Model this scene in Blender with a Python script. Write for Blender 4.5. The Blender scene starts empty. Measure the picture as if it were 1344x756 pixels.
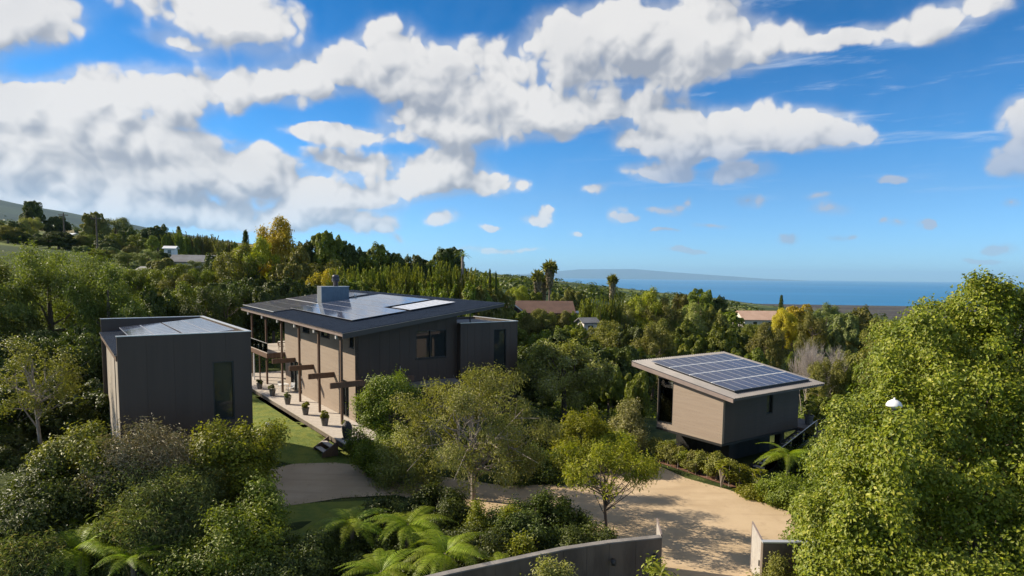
import bpy, math, random
import numpy as np
from mathutils import Matrix, Vector
R = math.radians
random.seed(7)
S = bpy.context.scene
COL = S.collection
# ------------------------------------------------------------------ camera
F_, PX, PY, CH, PITCH, ROLL = 820., 672., 433., 13.3, R(5), R(.66)
cam = bpy.data.cameras.new('camera'); co = bpy.data.objects.new('camera', cam); COL.objects.link(co)
cam.sensor_width = 36; cam.lens = F_/1344*36; cam.shift_y = (PY-378)/1344
cam.clip_start = .5; cam.clip_end = 400000
co.matrix_world = Matrix.Translation((0, 0, CH)) @ Matrix.Rotation(R(90)-PITCH, 4, 'X') @ Matrix.Rotation(ROLL, 4, 'Z')
S.camera = co

def ray(u, v):
    a = (u-PX)/F_; b = -(v-PY)/F_
    c, s = math.cos(ROLL), math.sin(ROLL)
    a, b = c*a-s*b, s*a+c*b
    return np.array([a, math.cos(PITCH)+b*math.sin(PITCH), -math.sin(PITCH)+b*math.cos(PITCH)])
CP = np.array([0, 0, CH])
def at_y(u, v, y): d = ray(u, v); return CP+d*(y/d[1])
def at_z(u, v, z): d = ray(u, v); return CP+d*((z-CH)/d[2])
# ------------------------------------------------------------------ light
SUN_EL = R(33); SUN_AZ = R(285)
sd = Vector((math.sin(SUN_AZ)*math.cos(SUN_EL), math.cos(SUN_AZ)*math.cos(SUN_EL), math.sin(SUN_EL)))
sl = bpy.data.lights.new('sun', 'SUN'); sl.energy = 5.0; sl.angle = R(.5); sl.color = (1, .88, .70)
so = bpy.data.objects.new('sun', sl); COL.objects.link(so); so.rotation_euler = sd.to_track_quat('Z', 'Y').to_euler()
S.view_settings.view_transform = 'Standard'; S.view_settings.look = 'None'; S.view_settings.exposure = .72; S.view_settings.gamma = 1

# ------------------------------------------------------------------ sky
W = bpy.data.worlds.new('World'); S.world = W; W.use_nodes = True
nt = W.node_tree; nt.nodes.clear()
def NN(t, ty, **kw):
    n = t.nodes.new(ty)
    for k, v in kw.items():
        setattr(n, k, v)
    return n
def mth(t, op, a, b=None, c=None, clamp=False):
    n = t.nodes.new('ShaderNodeMath'); n.operation = op; n.use_clamp = clamp
    for i, x in enumerate((a, b, c)):
        if x is None: continue
        if isinstance(x, (int, float)): n.inputs[i].default_value = x
        else: t.links.new(x, n.inputs[i])
    return n.outputs[0]
def mrange(t, x, a, b, c=0., d=1., kind='SMOOTHSTEP'):
    n = t.nodes.new('ShaderNodeMapRange'); n.interpolation_type = kind
    t.links.new(x, n.inputs[0])
    for i, q in enumerate((a, b, c, d)): n.inputs[i+1].default_value = q
    return n.outputs[0]
def noise(t, vec, scale, detail=4, rough=.5, dist=0):
    n = t.nodes.new('ShaderNodeTexNoise'); n.inputs['Scale'].default_value = scale; n.inputs['Detail'].default_value = detail
    n.inputs['Roughness'].default_value = rough; n.inputs['Distortion'].default_value = dist
    if vec is not None: t.links.new(vec, n.inputs['Vector'])
    return n.outputs[0]
def mixc(t, f, a, b, blend='MIX'):
    n = t.nodes.new('ShaderNodeMix'); n.data_type = 'RGBA'; n.blend_type = blend
    if isinstance(f, (int, float)): n.inputs[0].default_value = f
    else: t.links.new(f, n.inputs[0])
    for i, x in ((6, a), (7, b)):
        if isinstance(x, tuple): n.inputs[i].default_value = (*x, 1) if len(x) == 3 else x
        else: t.links.new(x, n.inputs[i])
    return n.outputs[2]

# clouds: centre in photo pixels and half sizes in pixels (turned into directions), weight
CL = [
 (30, 12, 100, 46, 1), (-60, 30, 90, 60, 1), (270, 12, 110, 44, 1), (235, 56, 50, 16, .8), (335, 22, 66, 46, .9),
 (20, 135, 60, 36, 1), (120, 122, 62, 36, 1), (210, 118, 66, 38, 1), (300, 112, 66, 34, 1), (150, 175, 150, 50, 1), (40, 200, 120, 80, 1), (-80, 170, 120, 110, 1),
 (385, 108, 60, 36, 1), (440, 90, 52, 36, 1), (515, 66, 60, 48, 1), (540, 110, 62, 46, 1), (620, 80, 60, 36, .75), (600, 130, 70, 26, .9), (660, 110, 50, 30, .8),
 (460, 182, 74, 13, 1), (600, 172, 96, 26, 1), (560, 160, 60, 22, .9), (690, 150, 60, 32, 1),
 (330, 222, 46, 34, 1), (270, 225, 60, 30, 1), (210, 240, 90, 46, 1), (380, 250, 60, 28, 1), (90, 268, 130, 46, 1), (240, 285, 130, 30, 1), (380, 282, 90, 22, 1), (-60, 270, 110, 70, 1),
 (590, 225, 58, 32, 1), (545, 245, 90, 20, 1), (460, 215, 64, 18, .9), (470, 262, 70, 22, 1), (650, 246, 44, 13, .8), (480, 292, 50, 18, .9),
 (745, 55, 72, 52, 1), (830, 40, 100, 56, 1), (920, 50, 90, 46, 1), (880, 92, 90, 24, .7), (1000, 66, 84, 34, .85), (760, 100, 60, 26, .7),
 (1150, 46, 60, 18, .5), (1220, 24, 70, 32, .6), (1290, 4, 60, 24, .6), (1085, 60, 60, 14, .45),
 (730, 148, 60, 30, 1), (800, 140, 60, 26, 1), (880, 148, 56, 28, 1),
 (830, 185, 46, 22, .9), (900, 180, 70, 30, 1), (980, 165, 70, 30, 1), (1060, 172, 70, 28, 1), (1115, 186, 40, 20, .9), (980, 196, 130, 14, 1),
 (857, 227, 56, 14, 1), (970, 229, 50, 15, 1),
 (1335, 148, 46, 32, 1), (1345, 205, 66, 30, 1), (1400, 175, 60, 60, 1),
 (704, 288, 24, 10, .7), (718, 278, 13, 11, .6), (753, 304, 16, 6, .45), (638, 297, 20, 7, .5), (811, 284, 10, 13, .6), (824, 290, 14, 8, .5), (866, 278, 34, 9, .55), (888, 272, 20, 9, .5), (905, 265, 11, 12, .5), (985, 262, 30, 11, .6),
 (783, 250, 26, 12, .45), (585, 285, 34, 14, .42), (1076, 262, 26, 10, .5), (1092, 276, 36, 9, .6), (1172, 240, 30, 9, .5), (1158, 291, 14, 9, .5), (1182, 295, 22, 6, .5), (1214, 300, 17, 9, .65), (1036, 310, 24, 9, .65),
 (897, 329, 30, 5, 1), (1316, 328, 36, 12, .7), (1335, 268, 22, 9, .5), (1107, 308, 21, 7, .55), (925, 293, 36, 6, .55), (870, 305, 24, 4, .6), (1290, 346, 50, 4, .5),
 (525, 312, 14, 8, .5), (650, 328, 70, 5, .5), (688, 248, 16, 14, .5),
]
def azel(u, v):
    d = ray(u, v); d = d/np.linalg.norm(d)
    return math.degrees(math.atan2(d[0], d[1])), math.degrees(math.asin(d[2]))
g = bpy.data.node_groups.new('cloud_field', 'ShaderNodeTree')
g.interface.new_socket('P', in_out='INPUT', socket_type='NodeSocketVector')
g.interface.new_socket('F', in_out='OUTPUT', socket_type='NodeSocketFloat')
gi = NN(g, 'NodeGroupInput'); go = NN(g, 'NodeGroupOutput')
n1 = g.nodes.new('ShaderNodeTexNoise'); n1.inputs['Scale'].default_value = .13; n1.inputs['Detail'].default_value = 2; n1.inputs['Roughness'].default_value = .5
g.links.new(gi.outputs[0], n1.inputs['Vector'])
vs = g.nodes.new('ShaderNodeVectorMath'); vs.operation = 'SUBTRACT'; g.links.new(n1.outputs[1], vs.inputs[0]); vs.inputs[1].default_value = (.5, .5, .5)
vm = g.nodes.new('ShaderNodeVectorMath'); vm.operation = 'MULTIPLY'; g.links.new(vs.outputs[0], vm.inputs[0]); vm.inputs[1].default_value = (4.5, 2.6, 0)
va = g.nodes.new('ShaderNodeVectorMath'); va.operation = 'ADD'; g.links.new(vm.outputs[0], va.inputs[0]); g.links.new(gi.outputs[0], va.inputs[1])
nw = g.nodes.new('ShaderNodeTexNoise'); nw.inputs['Scale'].default_value = .55; nw.inputs['Detail'].default_value = 3; nw.inputs['Roughness'].default_value = .6
g.links.new(gi.outputs[0], nw.inputs['Vector'])
vs2 = g.nodes.new('ShaderNodeVectorMath'); vs2.operation = 'SUBTRACT'; g.links.new(nw.outputs[1], vs2.inputs[0]); vs2.inputs[1].default_value = (.5, .5, .5)
vm2 = g.nodes.new('ShaderNodeVectorMath'); vm2.operation = 'MULTIPLY'; g.links.new(vs2.outputs[0], vm2.inputs[0]); vm2.inputs[1].default_value = (1.1, .8, 0)
va2 = g.nodes.new('ShaderNodeVectorMath'); va2.operation = 'ADD'; g.links.new(vm2.outputs[0], va2.inputs[0]); g.links.new(va.outputs[0], va2.inputs[1])
fl = g.nodes.new('ShaderNodeVectorMath'); fl.operation = 'MULTIPLY'; g.links.new(va2.outputs[0], fl.inputs[0]); fl.inputs[1].default_value = (1, 1, 0)
off_ = None
def blobs(src):
    acc = None
    for (u, v, ru, rv, wt) in CL:
        a, e = azel(u, v); a2, _ = azel(u+ru, v); _, e2 = azel(u, v-rv)
        big = 1.60 if ru > 43 else 1.36
        ra = max(abs(a2-a), .3)*big; re = max(abs(e2-e), .2)*big
        mp = g.nodes.new('ShaderNodeMapping'); mp.inputs['Scale'].default_value = (1/ra, 1/re, 1); mp.inputs['Location'].default_value = (-a/ra, -e/re, 0)
        g.links.new(src, mp.inputs[0])
        gr = g.nodes.new('ShaderNodeTexGradient'); gr.gradient_type = 'QUADRATIC_SPHERE'; g.links.new(mp.outputs[0], gr.inputs[0])
        go2 = gr.outputs[1] if wt == 1 else mth(g, 'MULTIPLY', gr.outputs[1], wt)
        acc = go2 if acc is None else mth(g, 'ADD', acc, go2)
    return acc
A0 = blobs(fl.outputs[0])
sh = g.nodes.new('ShaderNodeVectorMath'); sh.operation = 'ADD'; g.links.new(fl.outputs[0], sh.inputs[0]); sh.inputs[1].default_value = (-.9, 1.9, 0)
A1 = blobs(sh.outputs[0])
# the same kind of sky outside the frame
sp = g.nodes.new('ShaderNodeSeparateXYZ'); g.links.new(gi.outputs[0], sp.inputs[0])
side = mrange(g, mth(g, 'ABSOLUTE', sp.outputs[0]), 44, 58)
high = mrange(g, sp.outputs[1], 29, 36)
nb = noise(g, gi.outputs[0], .045, 2, .5)
out = mth(g, 'MULTIPLY', mth(g, 'MAXIMUM', side, high), mth(g, 'MULTIPLY', mth(g, 'SUBTRACT', nb, .46), 3.0))
out = mth(g, 'MULTIPLY', out, mrange(g, sp.outputs[1], 2, 9))
A0 = mth(g, 'MAXIMUM', A0, out)
def billow(src):
    tot = None
    for sc_, w_ in ((.15, .56), (.36, .30), (.9, .14)):
        q = mth(g, 'MULTIPLY', mth(g, 'ABSOLUTE', mth(g, 'SUBTRACT', noise(g, src, sc_, 0, .5), .5)), 4.2*w_)
        tot = q if tot is None else mth(g, 'ADD', tot, q)
    return tot
n2 = billow(gi.outputs[0])
s2 = g.nodes.new('ShaderNodeVectorMath'); s2.operation = 'ADD'; g.links.new(gi.outputs[0], s2.inputs[0]); s2.inputs[1].default_value = (-.6, .8, 0)
n3 = billow(s2.outputs[0])
fld = mth(g, 'ADD', A0, mth(g, 'MULTIPLY', mth(g, 'MULTIPLY', mth(g, 'SUBTRACT', n2, .42), .75), mrange(g, A0, .0, .25)))
g.links.new(fld, go.inputs[0])
relief = mth(g, 'ADD', mth(g, 'MULTIPLY', mth(g, 'SUBTRACT', mth(g, 'MINIMUM', A0, 1.3), mth(g, 'MINIMUM', A1, 1.3)), .75), mth(g, 'MULTIPLY', mth(g, 'SUBTRACT', n2, n3), 1.0))
g.interface.new_socket('S', in_out='OUTPUT', socket_type='NodeSocketFloat')
g.links.new(relief, go.inputs[1])
g.interface.new_socket('A', in_out='OUTPUT', socket_type='NodeSocketFloat'); g.links.new(A0, go.inputs[2])

tc = NN(nt, 'ShaderNodeTexCoord')
spx = NN(nt, 'ShaderNodeSeparateXYZ'); nt.links.new(tc.outputs['Generated'], spx.inputs[0])
az = mth(nt, 'MULTIPLY', mth(nt, 'ARCTAN2', spx.outputs[0], spx.outputs[1]), 57.2958)
el = mth(nt, 'MULTIPLY', mth(nt, 'ARCSINE', spx.outputs[2]), 57.2958)
cb = NN(nt, 'ShaderNodeCombineXYZ'); nt.links.new(az, cb.inputs[0]); nt.links.new(el, cb.inputs[1])
gn = NN(nt, 'ShaderNodeGroup'); gn.node_tree = g; nt.links.new(cb.outputs[0], gn.inputs[0])
f0 = gn.outputs[0]
lit = mrange(nt, gn.outputs[1], -.50, .42)
thin = mrange(nt, f0, .15, .7, 1, 0)
cv = noise(nt, cb.outputs[0], .10, 2, .5)
lit2 = mth(nt, 'ADD', mth(nt, 'MULTIPLY', lit, .95), mth(nt, 'MULTIPLY', thin, .10))
lit2 = mth(nt, 'ADD', lit2, mth(nt, 'MULTIPLY', mth(nt, 'SUBTRACT', cv, .47), .9), clamp=True)
# crisp lit tops, feathered shaded bases
mk = NN(nt, 'ShaderNodeMapRange', interpolation_type='SMOOTHSTEP'); nt.links.new(f0, mk.inputs[0]); mk.inputs[1].default_value = .07
nt.links.new(mth(nt, 'SUBTRACT', .52, mth(nt, 'MULTIPLY', lit, .24)), mk.inputs[2]); veil = mth(nt, 'MULTIPLY', mrange(nt, gn.outputs[2], .03, .34), .42)
mask = mth(nt, 'SMOOTH_MAX', mk.outputs[0], veil, .15, clamp=True)
ccol = mixc(nt, lit2, (2.2, 2.4, 2.8), (5.2, 5.1, 5.0))
sky = NN(nt, 'ShaderNodeTexSky', sky_type='NISHITA'); sky.sun_disc = False; sky.sun_elevation = SUN_EL; sky.sun_rotation = SUN_AZ
sky.air_density = 1.0; sky.dust_density = .3; sky.ozone_density = 2.5; sky.altitude = 600
rmp = NN(nt, 'ShaderNodeValToRGB'); nt.links.new(mth(nt, 'DIVIDE', el, 26., clamp=True), rmp.inputs[0])
stops = [(.05, (.435, .763, 1.236)), (.27, (.37, .68, 1.0)), (.42, (.22, .64, .99)), (.85, (.004, .45, .80))]
while len(rmp.color_ramp.elements) < 4: rmp.color_ramp.elements.new(.5)
for e_, (p_, c_) in zip(rmp.color_ramp.elements, stops): e_.position = p_; e_.color = (*[q/1.37 for q in c_], 1)
tint = mixc(nt, 1., rmp.outputs[0], (1.3, 1.3, 1.3), 'MULTIPLY')
skc = mixc(nt, 1., sky.outputs[0], tint, 'MULTIPLY')
# faint streaks of high ice cloud
mpc = NN(nt, 'ShaderNodeMapping'); nt.links.new(cb.outputs[0], mpc.inputs[0]); mpc.inputs['Rotation'].default_value = (0, 0, R(-24)); mpc.inputs['Scale'].default_value = (.055, .42, 1)
ci = noise(nt, mpc.outputs[0], 1.6, 6, .62, .4)
cim = mth(nt, 'MULTIPLY', mrange(nt, ci, .53, .74), mth(nt, 'MULTIPLY', mrange(nt, el, 4, 12), mrange(nt, az, 2, 14)))
skc = mixc(nt, mth(nt, 'MULTIPLY', cim, .5), skc, (3.9, 4.5, 5.4))
# low clouds sink into the far air
cfade = mrange(nt, el, -.5, 9, .35, 1)
ccol = mixc(nt, cfade, mixc(nt, .5, skc, ccol), ccol)
far_ = mth(nt, 'MULTIPLY', mrange(nt, az, 4, 16), mrange(nt, el, 13, 7))
mask = mth(nt, 'MULTIPLY', mask, mth(nt, 'SUBTRACT', 1., mth(nt, 'MULTIPLY', far_, .2)))
ccol = mixc(nt, mth(nt, 'MULTIPLY', far_, .7), ccol, (2.0, 2.4, 3.3))
fin = mixc(nt, mth(nt, 'MULTIPLY', mask, mrange(nt, el, -1, 5, .55, .97)), skc, ccol)
bg = NN(nt, 'ShaderNodeBackground'); bg.inputs['Strength'].default_value = .1; nt.links.new(fin, bg.inputs[0])
wo = NN(nt, 'ShaderNodeOutputWorld'); nt.links.new(bg.outputs[0], wo.inputs[0])

# ------------------------------------------------------------------ materials
def mat(name, col, rough=.7, col2=None, nscale=3., detail=4, bump=0., bscale=None, metal=0., spec=.5, thr=(.35, .65), stretch=None, coord='Object'):
    m = bpy.data.materials.new(name); m.use_nodes = True; t = m.node_tree; b = t.nodes['Principled BSDF']
    b.inputs['Roughness'].default_value = rough; b.inputs['Metallic'].default_value = metal; b.inputs['Specular IOR Level'].default_value = spec
    b.inputs['Base Color'].default_value = (*col, 1)
    if col2 or bump:
        c = t.nodes.new('ShaderNodeTexCoord'); v = c.outputs[coord]
        if stretch:
            mp = t.nodes.new('ShaderNodeMapping'); mp.inputs['Scale'].default_value = stretch; t.links.new(v, mp.inputs[0]); v = mp.outputs[0]
    if col2:
        f = noise(t, v, nscale, detail, .6); f = mrange(t, f, *thr)
        t.links.new(mixc(t, f, col, col2), b.inputs['Base Color'])
    if bump:
        h = noise(t, v, bscale or nscale*4, 4, .6)
        bn = t.nodes.new('ShaderNodeBump'); bn.inputs['Strength'].default_value = bump; bn.inputs['Distance'].default_value = .05
        t.links.new(h, bn.inputs['Height']); t.links.new(bn.outputs[0], b.inputs['Normal'])
    return m
def glass(name, tintc=(.03, .035, .035)):
    m = bpy.data.materials.new(name); m.use_nodes = True; t = m.node_tree; b = t.nodes['Principled BSDF']
    b.inputs['Base Color'].default_value = (*tintc, 1); b.inputs['Roughness'].default_value = .03; b.inputs['Specular IOR Level'].default_value = .9
    return m
def clear(name):
    m = bpy.data.materials.new(name); m.use_nodes = True; t = m.node_tree; t.nodes.remove(t.nodes['Principled BSDF'])
    tr = t.nodes.new('ShaderNodeBsdfTransparent'); tr.inputs[0].default_value = (.86, .93, .9, 1)
    gl = t.nodes.new('ShaderNodeBsdfGlossy'); gl.inputs['Roughness'].default_value = .02
    fr = t.nodes.new('ShaderNodeFresnel'); fr.inputs[0].default_value = 1.5
    mx = t.nodes.new('ShaderNodeMixShader'); t.links.new(fr.outputs[0], mx.inputs[0]); t.links.new(tr.outputs[0], mx.inputs[1]); t.links.new(gl.outputs[0], mx.inputs[2])
    t.links.new(mx.outputs[0], t.nodes['Material Output'].inputs[0]); return m
def leafmat(name, a, b, c=None, trans=.3, rough=.5):
    """a..b by leaf, c: the colour of a few leaves; slow drift over the plant"""
    m = bpy.data.materials.new(name); m.use_nodes = True; t = m.node_tree; p = t.nodes['Principled BSDF']
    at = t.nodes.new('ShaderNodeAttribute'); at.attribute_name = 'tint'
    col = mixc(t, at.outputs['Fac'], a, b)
    if c: col = mixc(t, mrange(t, at.outputs['Fac'], .86, .93), col, c)
    tcn = t.nodes.new('ShaderNodeTexCoord'); nz = noise(t, tcn.outputs['Object'], 2.2, 3, .6)
    oi = t.nodes.new('ShaderNodeObjectInfo')
    hs = t.nodes.new('ShaderNodeHueSaturation'); t.links.new(col, hs.inputs['Color'])
    t.links.new(mrange(t, oi.outputs['Random'], 0, 1, .487, .512, 'LINEAR'), hs.inputs['Hue'])
    t.links.new(mth(t, 'MULTIPLY', mrange(t, nz, .3, .7, .72, 1.3, 'LINEAR'), mrange(t, oi.outputs['Random'], 0, 1, .85, 1.15, 'LINEAR')), hs.inputs['Value'])
    t.links.new(hs.outputs[0], p.inputs['Base Color']); p.inputs['Roughness'].default_value = rough; p.inputs['Specular IOR Level'].default_value = .35
    tr = t.nodes.new('ShaderNodeBsdfTranslucent'); t.links.new(mixc(t, 1., hs.outputs[0], (1.25, 1.3, .5), 'MULTIPLY'), tr.inputs[0])
    mx = t.nodes.new('ShaderNodeMixShader'); mx.inputs[0].default_value = trans
    t.links.new(p.outputs[0], mx.inputs[1]); t.links.new(tr.outputs[0], mx.inputs[2]); t.links.new(mx.outputs[0], t.nodes['Material Output'].inputs[0])
    return m

M = {}
M['wall_dark'] = mat('charcoal and shade cladding', (.058, .041, .031), .6, (.070, .050, .038), .9, bump=.12, bscale=30, stretch=(1.6, 1.6, .09), thr=(.3, .7))  # charcoal walls; also paints shade on the studio wall away from the sun
M['wall_tan'] = mat('taupe board cladding', (.265, .205, .155), .7, (.29, .228, .173), 1.2, bump=.1, bscale=9, stretch=(.3, .3, 4))
M['wall_hut'] = mat('pale weathered cladding', (.36, .31, .25), .75, (.17, .14, .11), 1.0, thr=(.45, .75), bump=.2, bscale=9, stretch=(1.5, 1.5, .25))
M['wood'] = mat('brown stained timber', (.10, .058, .038), .6, (.14, .082, .05), 2, bump=.15, stretch=(3, 3, .5))
M['black'] = mat('black paint', (.018, .017, .016), .5)
M['roofmetal'] = mat('blue grey roof sheet', (.014, .022, .036), .5, (.020, .030, .046), .7, metal=0., bump=.03, spec=.3)
M['roofedge'] = mat('weathered bare sheet edge', (.36, .30, .25), .5, (.22, .18, .15), 3, metal=.3)
M['studiometal'] = mat('grey galvanised sheet', (.115, .105, .105), .5, (.09, .085, .085), .8, metal=.3, bump=.03)
M['fascia'] = mat('brown grey fascia', (.30, .235, .205), .5, (.24, .19, .17), 1.5, metal=.2)
M['fasciadark'] = mat('charcoal fascia', (.05, .047, .045), .5)
M['glass'] = glass('dark window glass'); M['clear'] = clear('clear glass')
M['frame'] = mat('black window frame', (.02, .02, .02), .4)
M['white'] = mat('white paint', (.78, .77, .74), .4)
M['lightmetal'] = mat('light metal trim', (.62, .62, .6), .35, metal=.5)
M['chimney'] = mat('blue painted steel', (.10, .155, .215), .45, (.12, .18, .24), 2, bump=.05)
M['flue'] = mat('dark flue', (.045, .045, .06), .5)
M['patio'] = mat('pale patio paving', (.47, .42, .36), .8, (.40, .35, .30), 1.5, bump=.15)
M['concrete'] = mat('grey concrete', (.24, .22, .20), .8, (.15, .138, .125), .9, bump=.25, bscale=14)
M['conc_dark'] = mat('dark brown grey render', (.15, .118, .09), .8, (.09, .07, .055), 1.1, bump=.25, bscale=14, stretch=(1, 1, .3))
M['soil'] = mat('dark garden soil', (.05, .034, .022), .95, (.10, .06, .035), 1.4, bump=.6, bscale=6)
M['mulch'] = mat('red brown mulch', (.12, .055, .03), .95, (.20, .10, .06), 5, bump=.6, bscale=20)
M['pot'] = mat('grey stone planter', (.09, .085, .08), .7, (.13, .12, .11), 6)
M['urn'] = mat('dark basalt', (.035, .034, .032), .6, (.06, .055, .05), 8, bump=.3)
M['bark'] = mat('grey brown bark', (.15, .115, .09), .9, (.085, .062, .048), 8, bump=.6, bscale=20, stretch=(1, 1, .25))
M['palebark'] = mat('pale grey bark', (.36, .31, .26), .9, (.22, .18, .15), 8, bump=.5, bscale=20, stretch=(1, 1, .3))
M['greytwig'] = mat('bleached bare twigs', (.48, .42, .37), .9, (.34, .29, .25), 8)
M['deadfrond'] = mat('dry palm skirt', (.30, .22, .15), .9, (.20, .14, .09), 6)
M['redroof'] = mat('rust red roof', (.095, .052, .036), .8, (.125, .07, .048), .6, bump=.1)
M['orangeroof'] = mat('faded terracotta roof', (.42, .27, .19), .8, (.48, .32, .23), .5)
M['greyroof'] = mat('grey shed roof', (.16, .165, .17), .7, (.11, .11, .11), .3)
M['cushion'] = mat('off white cushion', (.62, .58, .52), .9)
M['redwall'] = mat('brown red wall', (.12, .06, .045), .85, (.09, .045, .034), 1)
# drive: compacted buff gravel paving
M['drive'] = mat('buff resin gravel', (.50, .375, .235), .9, (.43, .315, .19), .35, 8, bump=.25, bscale=12)
M['lawn'] = mat('mossy lawn', (.10, .145, .015), .95, (.17, .19, .02), 1.1, 6, bump=.8, bscale=9)
def drive_wear():
    m = M['drive']; t = m.node_tree; b = t.nodes['Principled BSDF']; src = b.inputs['Base Color'].links[0].from_socket
    c = t.nodes.new('ShaderNodeTexCoord').outputs['Object']
    st_ = mrange(t, noise(t, c, .9, 7, .7), .56, .72, 0, .35)
    fine = mrange(t, noise(t, c, 22., 3, .8), .35, .7, 0, .12)
    mp = t.nodes.new('ShaderNodeMapping'); mp.inputs['Rotation'].default_value = (0, 0, R(-38)); mp.inputs['Scale'].default_value = (.12, 1.3, 1); t.links.new(c, mp.inputs[0])
    tr = mrange(t, noise(t, mp.outputs[0], 1.1, 3, .5, .4), .52, .66, 0, .30)
    col = mixc(t, st_, src, (.25, .165, .095)); col = mixc(t, fine, col, (.30, .225, .14)); col = mixc(t, tr, col, (.33, .235, .135))
    t.links.new(col, b.inputs['Base Color'])
drive_wear()
def ground_mat():
    m = bpy.data.materials.new('hill ground'); m.use_nodes = True; t = m.node_tree; b = t.nodes['Principled BSDF']
    b.inputs['Roughness'].default_value = .95; b.inputs['Specular IOR Level'].default_value = .1
    c = t.nodes.new('ShaderNodeTexCoord').outputs['Object']
    a = mixc(t, mrange(t, noise(t, c, .25, 6, .65), .4, .6), (.035, .05, .014), (.085, .10, .028))
    far = mixc(t, mrange(t, noise(t, c, .006, 8, .62), .44, .56), (.125, .15, .038), (.032, .052, .02))
    far = mixc(t, mrange(t, noise(t, c, .0025, 4, .5), .52, .62), far, (.20, .165, .075))
    s = t.nodes.new('ShaderNodeSeparateXYZ'); t.links.new(c, s.inputs[0])
    k = mrange(t, s.outputs[1], 90, 170)
    col = mixc(t, k, a, far); 
    low = mixc(t, mrange(t, noise(t, c, .004, 5, .6), .45, .55), (.05, .036, .026), (.075, .062, .04))
    col = mixc(t, mrange(t, s.outputs[2], -70, -125), col, low)
    mtn = mixc(t, mrange(t, noise(t, c, .004, 7, .6), .42, .6), (.018, .040, .034), (.035, .062, .045))  # dark blue green paints distance haze into the mountain colour
    col = mixc(t, mrange(t, s.outputs[2], 110, 190), col, mtn)
    t.links.new(col, b.inputs['Base Color'])
    bn = t.nodes.new('ShaderNodeBump'); bn.inputs['Strength'].default_value = .7; bn.inputs['Distance'].default_value = .2
    t.links.new(noise(t, c, 2., 6, .65), bn.inputs['Height']); t.links.new(bn.outputs[0], b.inputs['Normal'])
    return m
M['ground'] = ground_mat()
def sea_mat():
    m = bpy.data.materials.new('sea water'); m.use_nodes = True; t = m.node_tree; b = t.nodes['Principled BSDF']
    c = t.nodes.new('ShaderNodeTexCoord').outputs['Object']
    mp = t.nodes.new('ShaderNodeMapping'); mp.inputs['Scale'].default_value = (.4, 1, 1); t.links.new(c, mp.inputs[0])
    col = mixc(t, mrange(t, noise(t, mp.outputs[0], .0004, 5, .6), .35, .65), (.008, .13, .29), (.015, .17, .37))
    t.links.new(col, b.inputs['Base Color']); b.inputs['Roughness'].default_value = .45; b.inputs['Specular IOR Level'].default_value = .25
    return m
M['sea'] = sea_mat()
def panel_mat(name, base, line, rough=.12, spec=.8):
    m = bpy.data.materials.new(name); m.use_nodes = True; t = m.node_tree; b = t.nodes['Principled BSDF']
    c = t.nodes.new('ShaderNodeTexCoord').outputs['Object']
    br = t.nodes.new('ShaderNodeTexBrick'); br.offset = 0; br.inputs['Scale'].default_value = 1; br.inputs['Brick Width'].default_value = .162; br.inputs['Row Height'].default_value = .162
    br.inputs['Mortar Size'].default_value = .004; br.inputs['Color1'].default_value = (*base, 1); br.inputs['Color2'].default_value = (base[0]*1.3, base[1]*1.25, base[2]*1.2, 1)
    br.inputs['Mortar'].default_value = (*line, 1); t.links.new(c, br.inputs['Vector'])
    oi = t.nodes.new('ShaderNodeObjectInfo'); hs = t.nodes.new('ShaderNodeHueSaturation'); t.links.new(br.outputs[0], hs.inputs['Color'])
    t.links.new(mrange(t, oi.outputs['Random'], 0, 1, .8, 1.25, 'LINEAR'), hs.inputs['Value'])
    t.links.new(hs.outputs[0], b.inputs['Base Color']); b.inputs['Roughness'].default_value = rough; b.inputs['Specular IOR Level'].default_value = spec
    b.inputs['Coat Weight'].default_value = .6; b.inputs['Coat Roughness'].default_value = .06
    return m
M['pv'] = panel_mat('solar cells', (.030, .031, .058), (.085, .085, .105))
M['pvstudio'] = panel_mat('navy solar cells', (.026, .027, .055), (.08, .08, .10), .22, .35); M['pvstudio'].node_tree.nodes['Principled BSDF'].inputs['Coat Weight'].default_value = .15
M['pvdark'] = panel_mat('dark reflection solar cells', (.035, .028, .026), (.05, .04, .038), .45, .3)  # reflection of dark trees painted in as brown black cell colour
M['pvwhite'] = mat('translucent white collector', (.62, .63, .66), .25, (.5, .52, .56), 3, spec=.7)
M['pvframe'] = mat('silver panel frame', (.36, .37, .40), .4, metal=.4)
M['pvframedark'] = mat('dark panel frame', (.16, .15, .15), .45, metal=.5)

L = {}
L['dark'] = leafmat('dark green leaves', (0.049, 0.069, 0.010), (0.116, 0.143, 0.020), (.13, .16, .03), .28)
L['mid'] = leafmat('mid green leaves', (0.111, 0.147, 0.013), (0.231, 0.261, 0.022), (.20, .22, .045), .32)
L['olive'] = leafmat('olive leaves', (0.129, 0.136, 0.024), (0.251, 0.235, 0.040), (.26, .24, .07), .32)
L['sage'] = leafmat('grey green leaves', (0.199, 0.211, 0.044), (0.365, 0.375, 0.080), (.34, .32, .17), .3)
L['bright'] = leafmat('bright yellow green leaves', (0.169, 0.200, 0.014), (0.327, 0.329, 0.022), (.38, .36, .05), .38)
L['lime'] = leafmat('lime green leaves', (0.138, 0.163, 0.010), (0.263, 0.262, 0.018), (.32, .31, .035), .36)
L['yellow'] = leafmat('yellow leaves', (0.342, 0.278, 0.020), (0.557, 0.443, 0.030), (.52, .44, .06), .38)
L['brown'] = leafmat('brownish leaves', (0.148, 0.176, 0.046), (0.248, 0.290, 0.077), (.14, .14, .03), .25)
L['dry'] = leafmat('dry twigs', (0.215, 0.172, 0.105), (0.353, 0.290, 0.178), (.12, .13, .03), .1)
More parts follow.
